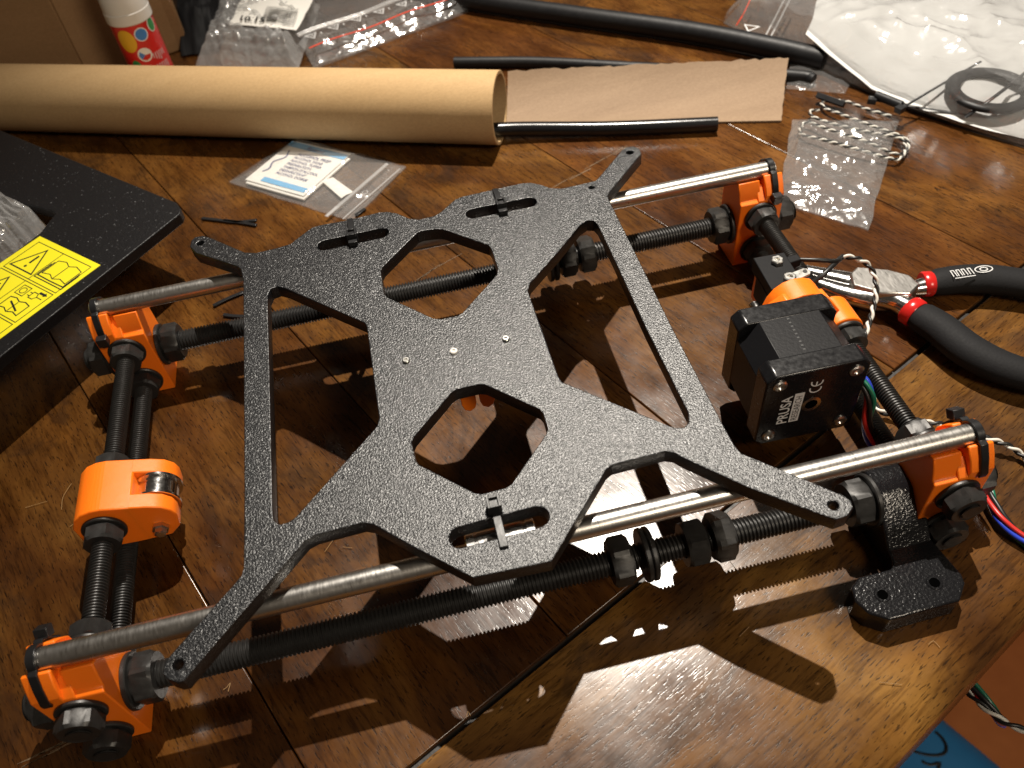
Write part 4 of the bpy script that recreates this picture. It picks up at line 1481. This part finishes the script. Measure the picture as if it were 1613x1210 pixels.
# jaws
m = MB()
m.tube(smooth_path([PP(1240, 418), PP(1290, 432), PP(1345, 446), PP(1372, 450)], 4), [2.2 + 5.2 * i / max(1, len(smooth_path([PP(1240, 418), PP(1290, 432), PP(1345, 446), PP(1372, 450)], 4)) - 1) for i in range(len(smooth_path([PP(1240, 418), PP(1290, 432), PP(1345, 446), PP(1372, 450)], 4)))], 16, flat=0.75)
m.obj('jaw', 'chrome_steel', pli, 40)
jp = smooth_path([PP(1240, 424), PP(1288, 446), PP(1340, 464), PP(1372, 470)], 4)
m = MB()
m.tube(jp, [2.2 + 4.6 * i / (len(jp) - 1) for i in range(len(jp))], 16, flat=0.75)
m.obj('jaw', 'chrome_steel', pli, 40)
hp = PP(1385, 457)
d1 = (PP(1440, 457) - PP(1300, 437)).normalized()
n1 = V((-d1.y, d1.x, 0))
m = MB()
lens = [(-15, 2), (-12, 7.6), (2, 9.0), (12, 7.0), (17, 1), (13, -6.6), (0, -9.2), (-13, -6.5)]
m.prism(lens, V((hp.x, hp.y, 3.0)), d1, n1, (0, 0, 1), 12.4)
m.obj('joint', 'ground_steel', pli, 30, 1.0)
m = MB()
a1 = smooth_path([PP(1392, 452), PP(1425, 456, 9), PP(1462, 450, 9)], 3)
m.tube(a1, [5.4 - 1.8 * math.sin(math.pi * i / (len(a1) - 1)) for i in range(len(a1))], 16, flat=0.9)
m.obj('shank', 'chrome_steel', pli, 40)
a2 = smooth_path([PP(1385, 466), PP(1412, 475), PP(1442, 494)], 3)
m = MB()
m.tube(a2, [6.4 - 0.9 * math.sin(math.pi * i / (len(a2) - 1)) for i in range(len(a2))], 16, flat=0.9)
m.obj('shank', 'chrome_steel', pli, 40)


def grip(pts, rr, flat=0.82):
    path = smooth_path(pts, 4)
    n = len(path)
    rs = [rr * (0.93 + 0.1 * math.sin(math.pi * min(1, i / n * 1.6))) for i in range(n)]
    rs[0] = rr * 0.75
    MB().tube(path, rs, 24, flat=flat).obj('grip', 'foam_grip', pli, 50)


grip([PP(1464, 448), PP(1500, 441), PP(1560, 440), PP(1640, 452), PP(1760, 480)], 7.7)
grip([PP(1440, 493), PP(1480, 517), PP(1530, 555), PP(1600, 586), PP(1720, 612)], 8.3)
for a, b, rr in ((PP(1451, 448), PP(1468, 447), 6.6), (PP(1430, 486), PP(1445, 496), 7.4)):
    dd = (b - a)
    MB().tube([a, a + dd * 0.15, a + dd * 0.85, b], [rr * 0.9, rr, rr, rr * 0.92], 24, flat=0.9).obj('collar', 'red_dip', pli, 40)
MB().tube(smooth_path([PP(1452, 455, 11), PP(1428, 463, 11)], 2), 0.6, 8).obj('spring', 'screw_steel', pli, 40)
MB().tube(smooth_path([PP(1427, 458, 12), PP(1444, 478, 11)], 2), 0.6, 8).obj('spring', 'screw_steel', pli, 40)
zl = pz + 7.7 * 0.82 + 0.25
e0, e1 = at(1503, 436, zl), at(1555, 428, zl)
lx = (e1 - e0).normalized()
ly = V((-lx.y, lx.x, 0))
lg = MB()
for k, (x0, y0) in enumerate(((0, 0), (2.6, 0), (5.2, 0), (8.2, 0))):
    stroke(lg, [(x0, y0), (x0 + 0.2, y0 + 4.2), (x0 + 1.6, y0 + 4.2), (x0 + 1.7, y0)], e0 + V((0, 0, 0.0)), lx, ly, 0.45)
stroke(lg, circle_pts(15.6, 2.1, 4.2, 2.2, 20), e0, lx, ly, 0.5, True)
stroke(lg, circle_pts(15.6, 2.1, 1.8, 1.2, 14), e0, lx, ly, 0.5, True)
stroke(lg, [(0, -1.2), (10, -1.2)], e0, lx, ly, 0.45)
lg.obj('printed_mark', 'white_print', pli, 0)

# ---- cables
ec = thing('switch_cable', 'black and white twisted cable running from the limit switch', 'cable', (340, 90, 0))
Q = lambda u, v, z: V((*at(u, v, z).xy, z))
MB().tube(smooth_path([Q(1256, 409, 43), Q(1290, 410, 44), Q(1318, 411, 42), Q(1326, 404, 40)], 2), 1.0, 10).obj('sleeve', 'wire_black', ec, 60)
MB().tube(smooth_path([Q(1282, 444, 38), Q(1300, 430, 41), Q(1318, 412, 41), Q(1328, 404, 40)], 2), 1.2, 10).obj('sleeve', 'wire_black', ec, 60)
twisted('wire', [Q(1326, 405, 40), Q(1345, 406, 41), Q(1366, 416, 38), Q(1379, 440, 34), Q(1379, 470, 30), Q(1370, 505, 27), Q(1360, 535, 26), Q(1357, 552, 20), Q(1366, 590, 8), Q(1380, 640, 4), Q(1398, 652, 3), Q(1420, 656, 4), Q(1452, 664, 5), Q(1500, 672, 5),
                 Q(1560, 692, 6), Q(1588, 702, 5), Q(1615, 722, 3), Q(1680, 790, 2), Q(1740, 850, 2), Q(1800, 900, -6)], ['wire_white', 'wire_black'], ec, 0.72, 0.7, 9.0)
mc = thing('motor_cable', 'green, blue, red and black twisted motor cable running off the table', 'cable', (330, 40, 0))
twisted('wire', [Q(1348, 592, 38), Q(1362, 604, 37), Q(1371, 630, 31), Q(1366, 668, 18), Q(1380, 705, 4), Q(1430, 725, 3), Q(1500, 745, 3), Q(1548, 762, 4), Q(1562, 790, 5), Q(1580, 820, 5), Q(1612, 850, 3), Q(1670, 885, 2), Q(1760, 920, -8)],
        ['wire_green', 'wire_blue', 'wire_red', 'wire_black'], mc, 1.0, 1.4, 60.0, phase=0.6)
hc = thing('hanging_cable', 'tangled cable loops hanging below the table edge', 'cable', (420, -40, -140))
twisted('wire', [Q(1470, 1010, -130), Q(1505, 1050, -130), Q(1530, 1078, -132), Q(1558, 1112, -134), Q(1574, 1132, -140), Q(1580, 1138, -160)], ['wire_green', 'wire_blue', 'wire_red', 'wire_black'], hc, 1.2, 1.7, 90.0, phase=0.4)
twisted('wire', [Q(1465, 1030, -135), Q(1503, 1064, -134), Q(1530, 1095, -134), Q(1560, 1122, -133), Q(1590, 1141, -133), Q(1640, 1160, -133)], ['wire_white', 'wire_black'], hc, 1.0, 1.0, 17.0)
twisted('wire', [Q(1370, 1225, -150), Q(1385, 1208, -146), Q(1398, 1188, -144), Q(1404, 1196, -146), Q(1412, 1230, -150)], ['wire_green', 'wire_blue', 'wire_green', 'wire_red'], hc, 1.2, 1.7, 70.0)
twisted('wire', [Q(1583, 978, -120), Q(1600, 974, -120), Q(1640, 970, -120)], ['wire_black', 'wire_black'], hc, 0.9, 0.9, 14.0)

# ---- blue bag on the floor
ZBG = -660.0
b0, b1 = at(1447, 1128, ZBG), at(1546, 1212, ZBG)
bd1 = (b1 - b0).normalized()
bd2 = V((bd1.y, -bd1.x, 0))
if bd2.x > 0:
    bd2 = -bd2
o_ = b0 - bd1 * 48 - bd2 * 40
bagc = [o_, o_ + bd1 * 330, o_ + bd1 * 330 + bd2 * 300, o_ + bd2 * 300]


def blue_h(u, v, p=None):
    return 85.0 * (max(0, 1 - (2 * u - 1) ** 8) ** 0.5) * (max(0, 1 - (2 * v - 1) ** 8) ** 0.5) + 2.5 * noise.noise(V((u * 5, v * 5, 2)))


bl = sheet([V((q.x, q.y, -743)) for q in bagc], 50, 46, blue_h, 0, 0).obj('blue_bag', 'blue_fabric', None, 50)
blt = tag(bl, 'blue plump fabric bag with black scrawls on the floor', 'bag')


def on_blue(u_, v_):
    q = at(u_, v_, ZBG)
    d_ = q - bagc[0]
    u, v = d_.dot(bd1) / 330, d_.dot(bd2) / 300
    return V((q.x, q.y, -743 + blue_h(min(max(u, 0.001), 0.999), min(max(v, 0.001), 0.999)) + 1.0))


for pts in ([(1413, 1162), (1425, 1175), (1445, 1186), (1468, 1191), (1486, 1188), (1490, 1176), (1483, 1162), (1474, 1153)], [(1422, 1155), (1432, 1164), (1441, 1169)], [(1452, 1200), (1464, 1206), (1480, 1203), (1476, 1212)], [(1441, 1135), (1452, 1139)]):
    MB().tube(smooth_path([on_blue(*q) for q in pts], 3), 1.6, 6, flat=0.3).obj('scrawl', 'black_print', bl, 60)

# ---- clippings and shavings
for pts, lb in (([(318, 344), (345, 347), (372, 350), (404, 347)], 'thin black zip tie offcut lying near the small zip bag'), ([(352, 347), (380, 351), (404, 355)], 'second black offcut splaying from the one near the small bag'),
                ([(336, 482), (356, 472), (384, 460)], 'black offcut beside the left smooth rod, upper one'), ([(352, 496), (366, 498), (386, 499)], 'short black offcut just behind the left threaded rod'),
                ([(560, 340), (575, 329)], 'tiny black clipping by the corner of the small zip bag')):
    P = [V((*at(u, v, 1).xy, 1.0)) for u, v in pts]
    tag(MB().ribbon(smooth_path(P, 3), (P[1] - P[0]).cross(V((0, 0, 1))), 2.2, 1.0).obj('zip_tie_offcut', 'zip_tie_plastic', None, 40, 0.2), lb, 'offcut')
shav = thing('plastic_shavings', 'hair-thin curly plastic shavings scattered over the table', 'shavings', (60, 60, 0))
shav['kind'] = 'stuff'
for pts in ([(97, 803), (99, 785), (108, 770), (113, 762)], [(352, 1087), (357, 1083), (363, 1076), (360, 1090)], [(512, 870), (522, 855), (530, 845)], [(540, 862), (555, 864)], [(735, 1130), (737, 1120), (741, 1128)],
            [(855, 1090), (857, 1080)], [(1180, 988), (1165, 1003)], [(1385, 1075), (1420, 1079)], [(1480, 1020), (1470, 1010), (1462, 1016)], [(110, 830), (125, 820)], [(40, 800), (75, 790)]):
    P = [V((*at(u, v, 0.5).xy, 0.45 + 0.5 * random.random())) for u, v in pts]
    MB().tube(smooth_path(P, 1), 0.10, 5).obj('shaving', 'shaving', shav, 60)
